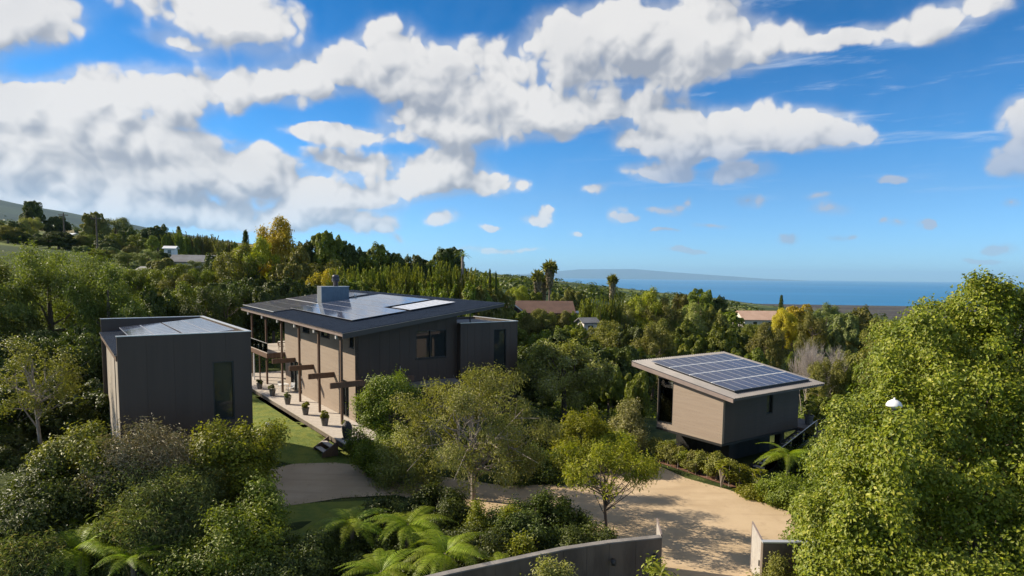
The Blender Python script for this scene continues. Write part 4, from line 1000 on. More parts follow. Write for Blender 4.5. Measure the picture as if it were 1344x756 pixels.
# far left shaded wood
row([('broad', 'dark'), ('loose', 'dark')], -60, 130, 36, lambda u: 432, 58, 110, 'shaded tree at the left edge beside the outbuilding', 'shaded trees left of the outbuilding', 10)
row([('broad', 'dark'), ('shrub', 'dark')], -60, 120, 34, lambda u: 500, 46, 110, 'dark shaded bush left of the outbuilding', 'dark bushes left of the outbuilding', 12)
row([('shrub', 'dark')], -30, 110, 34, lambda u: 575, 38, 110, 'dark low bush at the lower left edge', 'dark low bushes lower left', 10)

# ------------------------------------------------------------------ near plants, each with its own crown
def near(name, cat, label, u, v, Y, wpx, lm, n=20000, ls=.13, asp=.5, style='round', base=None, group=None, depth=1., sprig=1, droop=.2, tr=.09, crown_bottom=.0, rr=.34, seed=None, nl=9, zlow=-.6, bk='bark', start=.3, nlump=40, thr=-.6):
    """u, v: top of the plant in the photograph; wpx: its width there"""
    rg = np.random.default_rng(seed or int(u*7+v)); P0 = at_y(u, v, Y); gz = tzs(P0[0], Y) if base is None else base
    h = P0[2]-gz; w_ = wpx/F_*Y; hb = h*crown_bottom
    t = thing(name, label, cat, (P0[0], Y, gz), 0, group)
    hz = (h-hb)/2 if crown_bottom > .05 else h*.72; c = (0, 0, h-hz)
    hw_, hd = w_/2, w_/2*depth; rl = min(hw_, hz)*rr
    cen, rad = lumps(rg, (hw_-rl*.5, hd-rl*.5, hz-rl*.5), c, int(nlump*1.4), rl*.82, low=zlow, inner=.88)
    P, N = crown_pts(rg, cen, rad, int(n*1.15), c, sprig=sprig*3, sj=ls*1.4, relief=(min(w_, h)*.045, max(.7, min(w_, h)*.20), thr))
    P[:, 2] = np.where(P[:, 2] < .05, rg.uniform(.03, .5, len(P)), P[:, 2])
    kx = 1.0
    c_ = link('crown', leaf_mesh('crown', P, N, ls*1.08, asp*1.1, L[lm], droop=droop, rg=rg), t)
    link('trunk', trunk_mb(rg, max(h*.8, .6), tr, cen, c, nl, start=start).mesh('trunk', M[bk]), t)
    return t
# lower left mound
near('shrub', 'shrub', 'rounded bright green shrub in front of the outbuilding window', 312, 537, 29.5, 150, 'lime', 26000, .13, .55, sprig=3, droop=0)
near('shrub', 'shrub', 'greyish brown half dry shrub in front of the dark outbuilding wall', 192, 557, 28, 165, 'dry', 20000, .16, .16, sprig=3, droop=-.3)
near('shrub', 'shrub', 'olive green shrub at the left end of the mound below the outbuilding', 108, 566, 27.5, 150, 'olive', 22000, .13, .5, sprig=2, droop=0)
near('shrub', 'shrub', 'brownish green shrub in the middle of the planted mound', 225, 600, 26.5, 190, 'brown', 22000, .15, .2, sprig=3, droop=-.2)
near('shrub', 'shrub', 'dark green leafy shrub at the right of the mound beside the driveway', 330, 636, 26.5, 120, 'mid', 18000, .13, .5, sprig=2)
near('shrub', 'shrub', 'mossy green shrub low at the front of the mound', 285, 672, 24, 190, 'mid', 22000, .12, .5, sprig=2)
near('shrub', 'shrub', 'dark green shrub at the lower left corner of the mound', 30, 655, 24, 130, 'dark', 18000, .13, .5, sprig=2)
near('shrub', 'shrub', 'dull olive shrub left of the ferns on the mound', 60, 610, 26, 110, 'dark', 14000, .13, .5, sprig=2)
near('shrub', 'shrub', 'tawny grassy shrub between ferns and mossy shrub', 200, 650, 24.5, 140, 'grassdry', 14000, .22, .10, sprig=4, droop=-.9)
near('shrub', 'shrub', 'dry brown grass clump at the bottom left corner', 30, 715, 22, 110, 'grassdry', 10000, .2, .10, sprig=4, droop=-.9)
near('shrub', 'shrub', 'deep green shrub at the bottom edge left of the large ferns', 395, 700, 25, 110, 'dark', 14000, .12, .4, sprig=2)
near('shrub', 'shrub', 'dark ground hugging shrub at the bottom edge under the mossy shrub', 330, 735, 22.5, 190, 'dark', 14000, .12, .45, sprig=2)
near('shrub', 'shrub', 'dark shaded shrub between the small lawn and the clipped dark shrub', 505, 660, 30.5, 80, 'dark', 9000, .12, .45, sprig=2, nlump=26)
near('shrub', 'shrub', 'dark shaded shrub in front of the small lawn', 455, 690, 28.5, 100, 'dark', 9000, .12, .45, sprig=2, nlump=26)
# around the front wall
near('shrub', 'shrub', 'dark clipped shrub behind the big ferns beside the trunk of the feathery tree', 575, 642, 31.5, 110, 'dark', 16000, .11, .5, sprig=2)
near('shrub', 'shrub', 'dark leafy shrub behind the concrete wall, left of the slender tree', 705, 655, 29.5, 150, 'dark', 22000, .12, .5, sprig=2)
near('shrub', 'shrub', 'upright yellow green shrub among dark shrubs behind the wall', 667, 654, 29, 34, 'bright', 5000, .10, .5, sprig=2, nlump=18)
near('shrub', 'shrub', 'small yellow green shrub beside the upper fern', 628, 650, 29.6, 30, 'lime', 4000, .10, .5, nlump=16)
near('shrub', 'shrub', 'dark low shrub against the inner face of the concrete wall', 770, 690, 27.6, 90, 'dark', 9000, .11, .5, sprig=2, nlump=24)
near('shrub', 'shrub', 'dark shrub filling the bed behind the left part of the wall', 630, 690, 27, 130, 'dark', 12000, .12, .45, sprig=2)
near('shrub', 'shrub', 'dark shrub under the large ferns', 500, 705, 27, 130, 'dark', 12000, .12, .45, sprig=2)
near('shrub', 'shrub', 'tiny bright leaved plant just behind the wall coping', 683, 708, 26, 24, 'lime', 1200, .14, .4, nlump=10, base=1.2)
near('shrub', 'shrub', 'grey green shrub at the bottom edge in front of the wall, with pale sprigs', 722, 728, 20.5, 90, 'sage', 9000, .10, .4, sprig=3, nlump=26)
near('shrub', 'shrub', 'green shrub with broad spiky leaves at the bottom edge in front of the wall end', 862, 730, 21, 60, 'lime', 4000, .13, .4, sprig=3, nlump=20)
# trees in front of the house
near('feathery_tree', 'tree', 'wide feathery grey green tree in front of the annex, with pale tangled branches', 622, 487, 36, 205, 'sage', 24000, .15, .26, sprig=3, droop=.6, thr=-.1, tr=.15, crown_bottom=.16, nl=60, zlow=-.9, rr=.26, bk='palebark', start=.12, nlump=60)
near('broadleaf_tree', 'tree', 'dense dark green conical tree at the near corner of the main house', 516, 471, 41, 112, 'mid', 32000, .13, .5, sprig=2, depth=.8, zlow=-.9, rr=.30, thr=-2.)
near('shrub', 'shrub', 'grey green shrub under the conical tree beside the house steps', 535, 545, 38.5, 90, 'sage', 12000, .12, .45, sprig=2)
near('broadleaf_tree', 'tree', 'round topped olive tree with visible dark trunk behind the feathery tree', 742, 455, 57, 112, 'sage', 22000, .20, .5, sprig=2, tr=.28, crown_bottom=.30, zlow=-.9, nl=14, rr=.3)
near('shrub', 'shrub', 'bright yellow green leafy shrub right of the feathery tree', 765, 532, 43, 76, 'bright', 14000, .14, .45, sprig=3)
near('shrub', 'shrub', 'yellow green shrub beside the hedge corner', 800, 565, 42.5, 70, 'bright', 12000, .14, .45, sprig=3)
near('shrub', 'shrub', 'low lime green shrub at the edge of the driveway', 735, 596, 40.2, 50, 'bright', 6000, .13, .5, sprig=2)
near('shrub', 'shrub', 'dark low shrub at the driveway edge under the feathery tree', 700, 590, 40.5, 110, 'dark', 12000, .13, .5, sprig=2)
near('shrub', 'shrub', 'cream variegated shrub left of the studio window', 826, 521, 46, 52, 'cream', 12000, .12, .45, sprig=3)
near('slender_tree', 'tree', 'slender open tree with sparse yellow green foliage growing beside the driveway', 798, 582, 31.2, 158, 'bright', 6500, .16, .26, sprig=5, droop=.8, thr=-.1, tr=.08, crown_bottom=.36, nl=34, zlow=-.1, rr=.24, start=.2, nlump=26, seed=5)
near('pepper_tree', 'tree', 'large weeping pepper tree with drooping sunlit foliage at the left edge above the outbuilding', 62, 316, 70, 200, 'pepper', 60000, .30, .28, sprig=5, droop=1.3, tr=.4, crown_bottom=.04, zlow=-.9, rr=.26, nlump=70)
near('pepper_tree', 'tree', 'rounded weeping tree right of the large pepper tree, behind the outbuilding', 138, 330, 66, 96, 'pepper', 28000, .28, .28, sprig=5, droop=1.3, tr=.3, crown_bottom=.04, zlow=-.9, rr=.3, nlump=40)
near('pepper_tree', 'tree', 'weeping tree cut by the left edge of the view', -20, 330, 64, 130, 'pepper', 24000, .28, .28, sprig=5, droop=1.3, tr=.3, crown_bottom=.04, zlow=-.9, rr=.3, nlump=40)
near('broadleaf_tree', 'tree', 'thin open tree with pale branch tips in the shade left of the outbuilding', 45, 438, 40, 110, 'olive', 4500, .15, .4, sprig=5, droop=.3, tr=.12, crown_bottom=.2, zlow=-.7, rr=.2, nl=24, bk='palebark', nlump=40)
# studio hedge: a row of staked young shrubs along the drive
hA = at_z(852, 604, 0); hB = at_z(958, 640, 0); dirv = (hB-hA)/np.linalg.norm(hB-hA); nv = np.array([dirv[1], -dirv[0], 0]); nv = nv if nv[1] > 0 else -nv
hp = []
for k in range(3):
    rg = np.random.default_rng(60+k); c = (0, 0, .75); cen, rad = lumps(rg, (.62, .55, .8), c, 16, .3, low=-.8); P, N = crown_pts(rg, cen, rad, 2600, c, sprig=2, sj=.08); P[:, 2] = np.maximum(P[:, 2], .03)
    hp.append((leaf_mesh('crown', P, N, .12, .5, L['olive'], rg=rg), trunk_mb(rg, 1.1, .025, cen, c, 4, ns=5).mesh('trunk', M['bark'])))
stm = MB().tube([(0, 0, 0), (0, 0, 1.35)], .022, 5).mesh('stake', M['palebark'])
nh = 11
for k in range(nh):
    p = hA+(hB-hA)*(k/(nh-1)); p = p+nv*(.65+.12*math.sin(k*2.1))
    q = ['leftmost', 'second', 'third', 'fourth', 'fifth', 'sixth', 'seventh', 'eighth', 'ninth', 'tenth', 'rightmost'][k]
    t = thing('hedge_shrub', q+(' from the left' if 0 < k < nh-1 else '')+' young shrub in the staked hedge along the driveway', 'shrub', (p[0], p[1], 0), k*1.3, 'staked hedge shrubs below the studio')
    s_ = rnd.uniform(1.05, 1.25); t.scale = (s_, s_, s_*rnd.uniform(.82, .98))
    cm, tm_ = hp[k % 3]; c_ = link('crown', cm, t); c_.material_slots[0].link = 'OBJECT'; c_.material_slots[0].material = L['lime' if k % 3 == 1 else 'olive']; link('trunk', tm_, t)
    s2 = link('stake', stm, t); s2.matrix_local = Matrix.Rotation(-k*1.3, 4, 'Z') @ Matrix.Translation((.15*math.cos(k), -.62, 0))
near('shrub', 'shrub', 'low green shrub at the right edge of the driveway under the studio stair', 1005, 640, 37.2, 70, 'lime', 10000, .11, .5, sprig=2)
near('shrub', 'shrub', 'dense green shrub between driveway and big hedge', 1040, 625, 36, 90, 'mid', 12000, .12, .5, sprig=2)
near('shrub', 'shrub', 'dark shrub under the studio deck', 1055, 585, 42, 60, 'dark', 8000, .13, .5, sprig=2)

# ------------------------------------------------------------------ big vine covered tree mass on the right
def big_hedge():
    rg = np.random.default_rng(99); t = thing('hedge_tree', 'huge yellow green vine covered tree filling the right side of the view', 'tree', (15.5, 23.5, 0))
    prof = [(1052, 704, 25), (1068, 630, 26), (1098, 568, 27), (1128, 506, 28), (1160, 456, 29), (1198, 414, 30), (1238, 392, 30.5), (1290, 390, 30), (1344, 394, 29), (1420, 400, 28)]
    cen = []; rad = []
    for (u0, v0, y0), (u1, v1, y1) in zip(prof, prof[1:]):
        for k in range(3):
            a = k/3; u = u0+(u1-u0)*a; v = v0+(v1-v0)*a; y = y0+(y1-y0)*a
            top = at_y(u, v, y); z = top[2]; m_ = 0
            while z > -.5:
                for q in range(2):
                    f = m_/10.
                    yy = y-1.0-1.9*m_*.5-rg.uniform(0, 2.2); yy = max(yy, 16.5+rg.uniform(-.5, 1.0))
                    r = rg.uniform(.45, 1.0)
                    xx = top[0]*(1 if q == 0 else 1)+rg.normal(0, .5)+.0
                    # keep the left outline: x follows the profile at this height
                    vv = PY-(z-CH)/yy*F_
                    cen.append((xx, yy if q == 0 else y+rg.uniform(-2, 2), z-r*.9)); rad.append((r, r, r*rg.uniform(.8, 1.1)))
                z -= rg.uniform(.75, 1.2); m_ += .95
    cen = np.array(cen); rad = np.array(rad)
    # clip everything that would stick out left of the outline seen in the photograph
    def uv(p):
        y, z = p[1], p[2]-CH; fw = y*math.cos(PITCH)-z*math.sin(PITCH); upq = y*math.sin(PITCH)+z*math.cos(PITCH)
        return PX+F_*p[0]/fw, PY-F_*upq/fw
    pu = [p[0] for p in prof]; pv = [p[1] for p in prof]; keep = []
    for i in range(len(cen)):
        u, v = uv(cen[i]); ru = rad[i][0]/cen[i][1]*F_
        vt = np.interp(u-ru*.3, pu, pv, left=2000)
        left = 1045 if v > 704 else np.interp(-v, [-p for p in pv[:7]], pu[:7])
        keep.append(v-ru*.6 > vt-2 and u-ru*.9 > left-4)
    cen = cen[keep]; rad = rad[keep]
    lx_ = at_y(1174, 560, 21.9); cen = np.concatenate([cen, [[lx_[0]+rg.uniform(-.3, .3), 21.7+.0*q, at_y(1174, 566, 21.9)[2]-q*.8] for q in range(9)]]); rad = np.concatenate([rad, [[.6, .6, .6]]*9])
    c = (24, 32, 3); P, N = crown_pts(rg, cen, rad, 200000, c, sprig=14, sj=.17, relief=(.50, 2.1, -.38))
    N = unit(N+np.array([-.25, -.35, .1]))
    # inner leaves tinted dark: shade painted into the gaps between outer drapes
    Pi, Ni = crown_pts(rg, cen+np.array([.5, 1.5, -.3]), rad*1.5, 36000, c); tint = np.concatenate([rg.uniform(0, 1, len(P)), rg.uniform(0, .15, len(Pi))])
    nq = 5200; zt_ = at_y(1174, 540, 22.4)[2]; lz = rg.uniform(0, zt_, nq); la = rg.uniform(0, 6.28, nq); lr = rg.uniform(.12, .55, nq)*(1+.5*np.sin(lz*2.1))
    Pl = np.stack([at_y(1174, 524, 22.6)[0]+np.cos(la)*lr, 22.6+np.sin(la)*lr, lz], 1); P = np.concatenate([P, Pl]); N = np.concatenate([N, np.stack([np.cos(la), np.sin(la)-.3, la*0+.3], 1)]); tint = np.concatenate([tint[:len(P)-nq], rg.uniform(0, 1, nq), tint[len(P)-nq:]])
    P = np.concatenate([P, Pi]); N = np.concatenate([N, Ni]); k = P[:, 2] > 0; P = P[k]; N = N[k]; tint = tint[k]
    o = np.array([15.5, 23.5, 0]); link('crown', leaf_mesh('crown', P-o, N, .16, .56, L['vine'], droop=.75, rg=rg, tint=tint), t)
    mb = MB()
    for k in range(16):
        i = rg.integers(len(cen)); e = cen[i]-o; s = np.array([rg.uniform(2, 6), rg.uniform(1, 5), 0])
        mb.tube([tuple(s), tuple(s*.5+e*.5+np.array([0, 0, .5])), tuple(e)], [.2, .12, .04], 6, cap=False)
    link('trunk', mb.mesh('trunk', M['bark']), t); print('hedge lumps', len(cen))
    return t
big_hedge()

# ------------------------------------------------------------------ ferns
def frond_mesh(name, ln, wd, seed, m):
    rg = np.random.default_rng(seed); mb = MB(); n = 40; pts = []
    for i in range(n+1):
        t = i/n; pts.append(np.array([ln*(t-.10*t*t), 0, ln*(.50*t-.78*t*t)]))
    mb.tube([tuple(p) for p in pts[::4]], [.02*(1-.8*i/8) for i in range(len(pts[::4]))], 4, cap=False)
    tint = [.5]*len(mb.f)
    for i in range(3, n):
        t = i/n; w_ = wd*math.sin(math.pi*min(1, t*.93+.07))**.75*(1.02-t*.55); p = pts[i]; d = (pts[i+1]-pts[i-1]); d = d/np.linalg.norm(d); up = np.array([-d[2], 0, d[0]])
        for s in (-1, 1):
            e = p+np.array([0, s*w_, 0])+d*w_*.35-up*w_*.22+rg.normal(0, .012, 3); m1 = p*.5+e*.5+up*w_*.04; hw2 = ln/n*.30
            mb.add([p-d*hw2*.6, p+d*hw2*.6, m1+d*hw2, m1-d*hw2, e], [(0, 1, 2, 3), (3, 2, 4)]); tint += [rg.uniform(0, 1)]*2
    me = mb.mesh(name, m); a = me.attributes.new('tint', 'FLOAT', 'FACE'); a.data.foreach_set('value', np.array(tint, np.float32)); return me
FR = [frond_mesh('frond', 2.3, .46, k, L['fern']) for k in range(3)]
def fern(u, v, Y, label, n=14, s=1., a0=0., a1=6.283, base=None, tilt=.2):
    P = at_y(u, v, Y); gz = tzs(P[0], Y); t = thing('tree_fern', label, 'fern', (P[0], Y, gz)); h = max(P[2]-gz, .3)
    rg = random.Random(int(u+v)); tk = MB()
    tk.lathe([(.16, -.2), (.11, h*.5), (.10, h*.9), (.13, h), (.03, h+.08)], 9); tk.build('trunk', M['bark'], t)
    n = int(n*1.35)
    for k in range(n):
        o = link('frond', rg.choice(FR), t); a = a0+(a1-a0)*(k+rg.uniform(-.2, .2))/n
        e = rg.uniform(-.45, .35)+tilt; sc = s*rg.uniform(.8, 1.15)
        o.matrix_local = Matrix.Translation((0, 0, h-.02)) @ Matrix.Rotation(a, 4, 'Z') @ Matrix.Rotation(-e, 4, 'Y') @ Matrix.Rotation(rg.uniform(-.3, .3), 4, 'X') @ Matrix.Scale(sc, 4)
    return t
fern(535, 690, 27.5, 'upper sunlit tree fern of the group at the bottom centre', 15, 1.05)
fern(585, 728, 24.5, 'largest tree fern with drooping bright fronds at the bottom centre', 17, 1.0)
fern(500, 752, 24.0, 'lower left tree fern of the bottom centre group', 13, .95)
fern(462, 688, 27.5, 'shaded tree fern left of the bottom centre ferns', 12, 1.0)
fern(660, 745, 24.6, 'small fern by the inside of the curved wall', 10, .55)
fern(100, 668, 26.5, 'upper tree fern on the mound at the lower left', 13, 1.0)
fern(105, 722, 23.0, 'lower broad tree fern at the bottom left edge', 15, 1.0)
fern(175, 735, 22.5, 'small bright fern right of the bottom left fern', 10, .7)
fern(1035, 598, 38.5, 'arching yellow green fern beside the studio stair', 12, .95)

# plumeria like plants: stems with rosettes of large leaves
def big_leaf(name, ln, wd, m):
    mb = MB(); n = 5; V = []
    for i in range(n+1):
        t = i/n; w_ = wd*math.sin(math.pi*(t*.92+.04))**.8; z = ln*(.25*t-.45*t*t); V += [(ln*t, -w_, z+w_*.3), (ln*t, 0, z), (ln*t, w_, z+w_*.3)]
    F = []
    for i in range(n): F += [(3*i, 3*i+3, 3*i+4, 3*i+1), (3*i+1, 3*i+4, 3*i+5, 3*i+2)]
    mb.add(V, F); me = mb.mesh(name, m); a = me.attributes.new('tint', 'FLOAT', 'FACE'); a.data.foreach_set('value', np.linspace(.2, .8, len(F)).astype(np.float32)); return me
BL = big_leaf('leaf', .42, .075, L['lime'])
def rosette_plant(u, v, Y, w_, label, ns=7, nleaf=9, seed=1, flowers=0, base=None):
    P = at_y(u, v, Y); gz = tzs(P[0], Y) if base is None else base; h = max(P[2]-gz, .5); t = thing('rosette_plant', label, 'plant', (P[0], Y, gz)); rg = random.Random(seed); tk = MB()
    for k in range(ns):
        a = rg.uniform(0, 6.28); r = rg.uniform(.1, 1)*w_/2; z = h*rg.uniform(.55, 1.)*(1-.25*r/(w_/2)); e = (math.cos(a)*r, math.sin(a)*r, z)
        tk.tube([(0, 0, 0), (e[0]*.5, e[1]*.5, z*.55), e], [.04, .03, .02], 5, cap=False)
        for q in range(nleaf):
            o = link('leaf', BL, t); b = q*6.283/nleaf+rg.uniform(-.2, .2)
            o.matrix_local = Matrix.Translation(e) @ Matrix.Rotation(b, 4, 'Z') @ Matrix.Rotation(-rg.uniform(.1, .8), 4, 'Y') @ Matrix.Scale(rg.uniform(.8, 1.15), 4)
    tk.build('stem', M['palebark'], t)
    if flowers:
        rg2 = np.random.default_rng(seed); Pf = rg2.normal(0, .3, (flowers, 3))*np.array([1, .8, .5])+np.array([-.1, -.4, .25]); link('flower_cluster', leaf_mesh('flowers', Pf, rg2.normal(0, 1, (flowers, 3)), .14, .8, L['flower']), t)
    return t
rosette_plant(948, 603, 38.8, 1.2, 'large leaved yellow green plant at the right end of the studio hedge', 9, 9, 1)
rosette_plant(996, 613, 38.0, 1.0, 'large leaved plant with white blossoms at the foot of the studio stair', 7, 8, 2, 26)
rosette_plant(868, 728, 20.2, 1.0, 'spiky leaved plant sticking out of the shrub in front of the wall end', 5, 9, 3)
# ------------------------------------------------------------------ palms
def fan_palm(u, v, Y, vb, wpx, label, skirt=.5, group=None):
    P = at_y(u, v, Y); gz = tzs(P[0], Y); H_ = P[2]-gz; w_ = wpx/F_*Y; t = thing('fan_palm', label, 'palm tree', (P[0], Y, gz), 0, group); rg = np.random.default_rng(int(u))
    hc = H_-w_*.42
    MB().tube([(0, 0, -.3), (.05, 0, hc*.5), (0, 0, hc)], [w_*.10, w_*.07, w_*.07], 8).build('trunk', M['bark'], t)
    d = unit(rg.normal(0, 1, (150, 3))+np.array([0, 0, .45])); P_ = d*w_*.33*rg.uniform(.8, 1.1, (150, 1))+np.array([0, 0, hc])
    link('crown', leaf_mesh('crown', P_, unit(rg.normal(0, 1, (150, 3))), w_*.5, .17, L['olive'], T=d*8, rg=rg), t)
    n = 1400; z = rg.uniform(0, 1, n); a = rg.uniform(0, 6.28, n); r = w_*(.24-.10*z)*rg.uniform(.6, 1.1, n)
    P_ = np.stack([np.cos(a)*r, np.sin(a)*r, hc-z*H_*skirt], 1); link('dead_frond_skirt', leaf_mesh('skirt', P_, np.stack([np.cos(a), np.sin(a), 0*a], 1), w_*.22, .3, L['dry'], droop=1, rg=rg), t)
fan_palm(722, 343, 150, 392, 22, 'tallest palm of the clump above the red roofed house, thick with dead fronds', .35)
fan_palm(706, 355, 148, 392, 20, 'left palm of the clump above the red roofed house', .6)
fan_palm(713, 362, 152, 392, 18, 'middle short palm of the clump above the red roofed house', .7)
fan_palm(804, 361, 150, 392, 16, 'lone palm with a brown skirt standing before the sea', .6)
def feather_palm(u, v, Y, wpx, label):
    P = at_y(u, v, Y); gz = tzs(P[0], Y); w_ = wpx/F_*Y; H_ = P[2]-gz; t = thing('feather_palm', label, 'palm tree', (P[0], Y, gz)); rg = random.Random(3); hc = H_-w_*.2
    MB().tube([(0, 0, -.3), (0, 0, hc*.5), (0, 0, hc)], [.28, .24, .2], 8).build('trunk', M['palebark'], t)
    for k in range(13):
        o = link('frond', FR[k % 3], t); o.material_slots[0].link = 'OBJECT'; o.material_slots[0].material = L['mid']
        o.matrix_local = Matrix.Translation((0, 0, hc)) @ Matrix.Rotation(k*2.4, 4, 'Z') @ Matrix.Rotation(-rg.uniform(-.2, .9), 4, 'Y') @ Matrix.Scale(w_/4.2, 4)
feather_palm(607, 331, 108, 26, 'tall slender feather palm with pale trunk at the right end of the bamboo')

# ------------------------------------------------------------------ walls at the gate
gz2 = 2.3
pts = [(6.47, 25.66), (4.15, 25.06), (2.19, 24.36), (.94, 23.75), (-.54, 23.02), (-2.2, 22.2), (-4.0, 21.2), (-6., 20.)]
gw_ = thing('garden_wall', 'curved grey panelled wall with pale coping on the left of the gate', 'wall', (0, 0, 0))
def seg_box(mb, a, b, z0, z1, th, gap=.006):
    a = np.array(a); b = np.array(b); d = (b-a)/np.linalg.norm(b-a); n = np.array([-d[1], d[0]]); n = n if n[1] > 0 else -n; a = a+d*gap; b = b-d*gap
    q = [a, b, b+n*th, a+n*th]; return mb.hexa([(*p, z0) for p in q], [(*p, z1) for p in q])
for a, b in zip(pts, pts[1:]):
    ln = math.dist(a, b); k = max(1, round(ln/1.25))
    for i in range(k):
        p = [a[j]+(b[j]-a[j])*i/k for j in (0, 1)]; q = [a[j]+(b[j]-a[j])*(i+1)/k for j in (0, 1)]
        seg_box(MB(), p, q, -.3, gz2-.06, .24).build('wall_panel', M['conc_dark'], gw_)
    seg_box(MB(), (a[0], a[1]-.02), (b[0], b[1]-.02), gz2-.055, gz2, .28, -.004).build('coping', M['concrete'], gw_)
for (x, y) in ((4.3, 24.98), (6.15, 25.46)):
    l = thing('wall_lamp', 'round dark wall lamp on the curved wall, '+('left one of two' if x < 5 else 'right one near the gate'), 'lamp', (x, y, 1.55))
    MB().tube([(0, .1, 0), (0, -.06, 0)], [.07, .07], 10).build('base', M['black'], l); MB().lathe([(.02, -.12), (.1, -.1), (.115, 0), (.1, .1), (.02, .12)], 12, (0, -.15, 0)).build('shade', M['urn'], l, smooth=True)
def gate(p0, p1, label, mir=1):
    t = thing('gate', label, 'gate', (*p0, 0)); a = np.array(p0); b = np.array(p1); d = b-a; ln = np.linalg.norm(d); d = d/ln; n = np.array([-d[1], d[0]])
    def bx(s0, s1, z0, z1, t0, t1): 
        q = [d*s0+n*t0, d*s1+n*t0, d*s1+n*t1, d*s0+n*t1]; return MB().hexa([(*p, z0) for p in q], [(*p, z1) for p in q])
    bx(0, .06, .08, gz2, -.03, .03).build('gate_frame', M['fascia'], t); bx(ln-.06, ln, .08, gz2, -.03, .03).build('gate_frame', M['fascia'], t)
    bx(.062, ln-.062, gz2-.06, gz2, -.03, .03).build('gate_frame', M['fascia'], t); bx(.062, ln-.062, .08, .14, -.03, .03).build('gate_frame', M['fascia'], t)
    nb_ = 6; w_ = (ln-.13)/nb_
    for k in range(nb_): bx(.065+k*w_+.004, .065+(k+1)*w_-.004, .142, gz2-.062, -.018, .018).build('plank', M['gateboard'], t)
    bx(.15, .2, 1.05, 1.3, .03*1, .07).build('handle', M['black'], t)
M['gateboard'] = mat('pale grey gate board', (.42, .39, .35), .6, (.36, .33, .30), 2, bump=.1)
gate((6.52, 25.95), (6.74, 27.75), 'pale gate leaf standing open at the end of the curved wall')
gate((10.68, 25.55), (11.02, 27.5), 'pale gate leaf standing open on the right, in front of the big hedge')
rw_ = thing('garden_wall', 'short low wall with pale coping right of the gate running into the big hedge', 'wall', (0, 0, 0))
for k in range(3): seg_box(MB(), (10.62+k*1.3, 25.3), (11.92+k*1.3, 25.3), -.3, gz2-.06, .2).build('wall_panel', M['conc_dark'], rw_)
seg_box(MB(), (10.6, 25.28), (14.55, 25.28), gz2-.055, gz2+.0, .24, 0).build('coping', M['lightmetal'], rw_)
near('shrub', 'shrub', 'thin climbing shrub on the face of the low right wall', 1025, 722, 24.6, 40, 'olive', 2600, .10, .45, sprig=2, nlump=16)
near('shrub', 'shrub', 'olive shrub at the bottom edge right of the gate', 1000, 742, 22, 40, 'olive', 2600, .10, .45, sprig=2, nlump=16)

# ------------------------------------------------------------------ street lamp in the hedge
LY = 22.6; P = at_y(1174, 524, LY); lt = thing('lamp_post', 'white dome lamp sticking out of the big vine covered tree', 'lamp', (P[0], LY, 0))
MB().tube([(0, .0, 0), (0, 0, P[2]-.35)], .045, 8).build('pole', M['fascia'], lt)
MB().lathe([(.27, -.26), (.265, -.20), (.21, -.10), (.11, -.03), (.03, 0), (.03, .05), (.01, .06)], 20, (0, 0, P[2])).build('lamp_shade', M['white'], lt, smooth=True)
MB().lathe([(.08, -.38), (.1, -.3), (.09, -.262)], 12, (0, 0, P[2])).build('bulb_housing', M['lightmetal'], lt, smooth=True)

# ------------------------------------------------------------------ utility poles
def pole(u, vt, Y, label):
    P = at_y(u, vt, Y); gz = tzs(P[0], Y); h = P[2]-gz; t = thing('utility_pole', label, 'utility pole', (P[0], Y, gz), .4)
    MB().tube([(0, 0, -.5), (0, 0, h)], [.22, .16], 8).build('pole', M['bark'], t)
    MB().box(-1.3, 1.3, -.07, .07, h-.9, h-.7).build('cross_arm', M['wood'], t)
    for x in (-1.2, -.5, .5, 1.2): MB().lathe([(.05, 0), (.08, .05), (.05, .1), (.08, .15), (.03, .2)], 8, (x, 0, h-.698)).build('insulator', M['pot'], t)
pole(83, 279, 205, 'left wooden utility pole on the grassy hill')
pole(126, 283, 165, 'right and thicker wooden utility pole on the grassy hill')

# ------------------------------------------------------------------ far houses
def house(u, v, Y, w_, d_, hwall, hroof, rz, label, roofm, wallm, vbase=None, name='house', windows=2, door=False, base=None):
    P = at_y(u, v, Y); zt = P[2]; gz = tzs(P[0], Y); h = zt-hroof; t = thing(name, label, 'house', (P[0], Y, h-hwall), R(rz))
    lo = -(h-hwall-gz)-.6; x, y = w_/2, d_/2
    f = MB(); f.add([(-x, -y, lo), (x, -y, lo), (x, y, lo), (-x, y, lo), (-x, -y, hwall), (x, -y, hwall), (x, y, hwall), (-x, y, hwall), (-x, 0, hwall+hroof*.97), (x, 0, hwall+hroof*.97)],
        [(0, 1, 5, 4), (2, 3, 7, 6), (1, 2, 6, 9, 5), (3, 0, 4, 8, 7)]); f.build('wall', wallm, t)
    e = .5; r = MB(); k = hroof/(y)
    for s in (-1, 1):
        c = [(-x-e, 0, hwall+hroof+.05), (x+e, 0, hwall+hroof+.05), (x+e, s*(y+e), hwall-k*e+.05), (-x-e, s*(y+e), hwall-k*e+.05)]; r.slab(c, .15)
    ro = r.build('roof', roofm, t)
    for i in range(windows):
        a = -x+w_*(i+.7)/(windows+.4); fo = MB().box(a-.6, a+.6, -y-.06, -y-.003, hwall-1.9, hwall-.6).build('window', M['white'], t); MB().box(a-.52, a+.52, -y-.09, -y-.061, hwall-1.82, hwall-.68).build('pane', M['glass'], fo)
    return t
fh = house(712, 395, 128, 11.5, 8, 2.6, 2.0, 4, 'low rust roofed house with white trimmed gable in the trees beyond the main house', M['redroof'], M['redwall'], windows=2)
gb = MB(); x0, x1, y0, z0, zp = -8.6, -4.4, -6.0, 2.6, 4.3
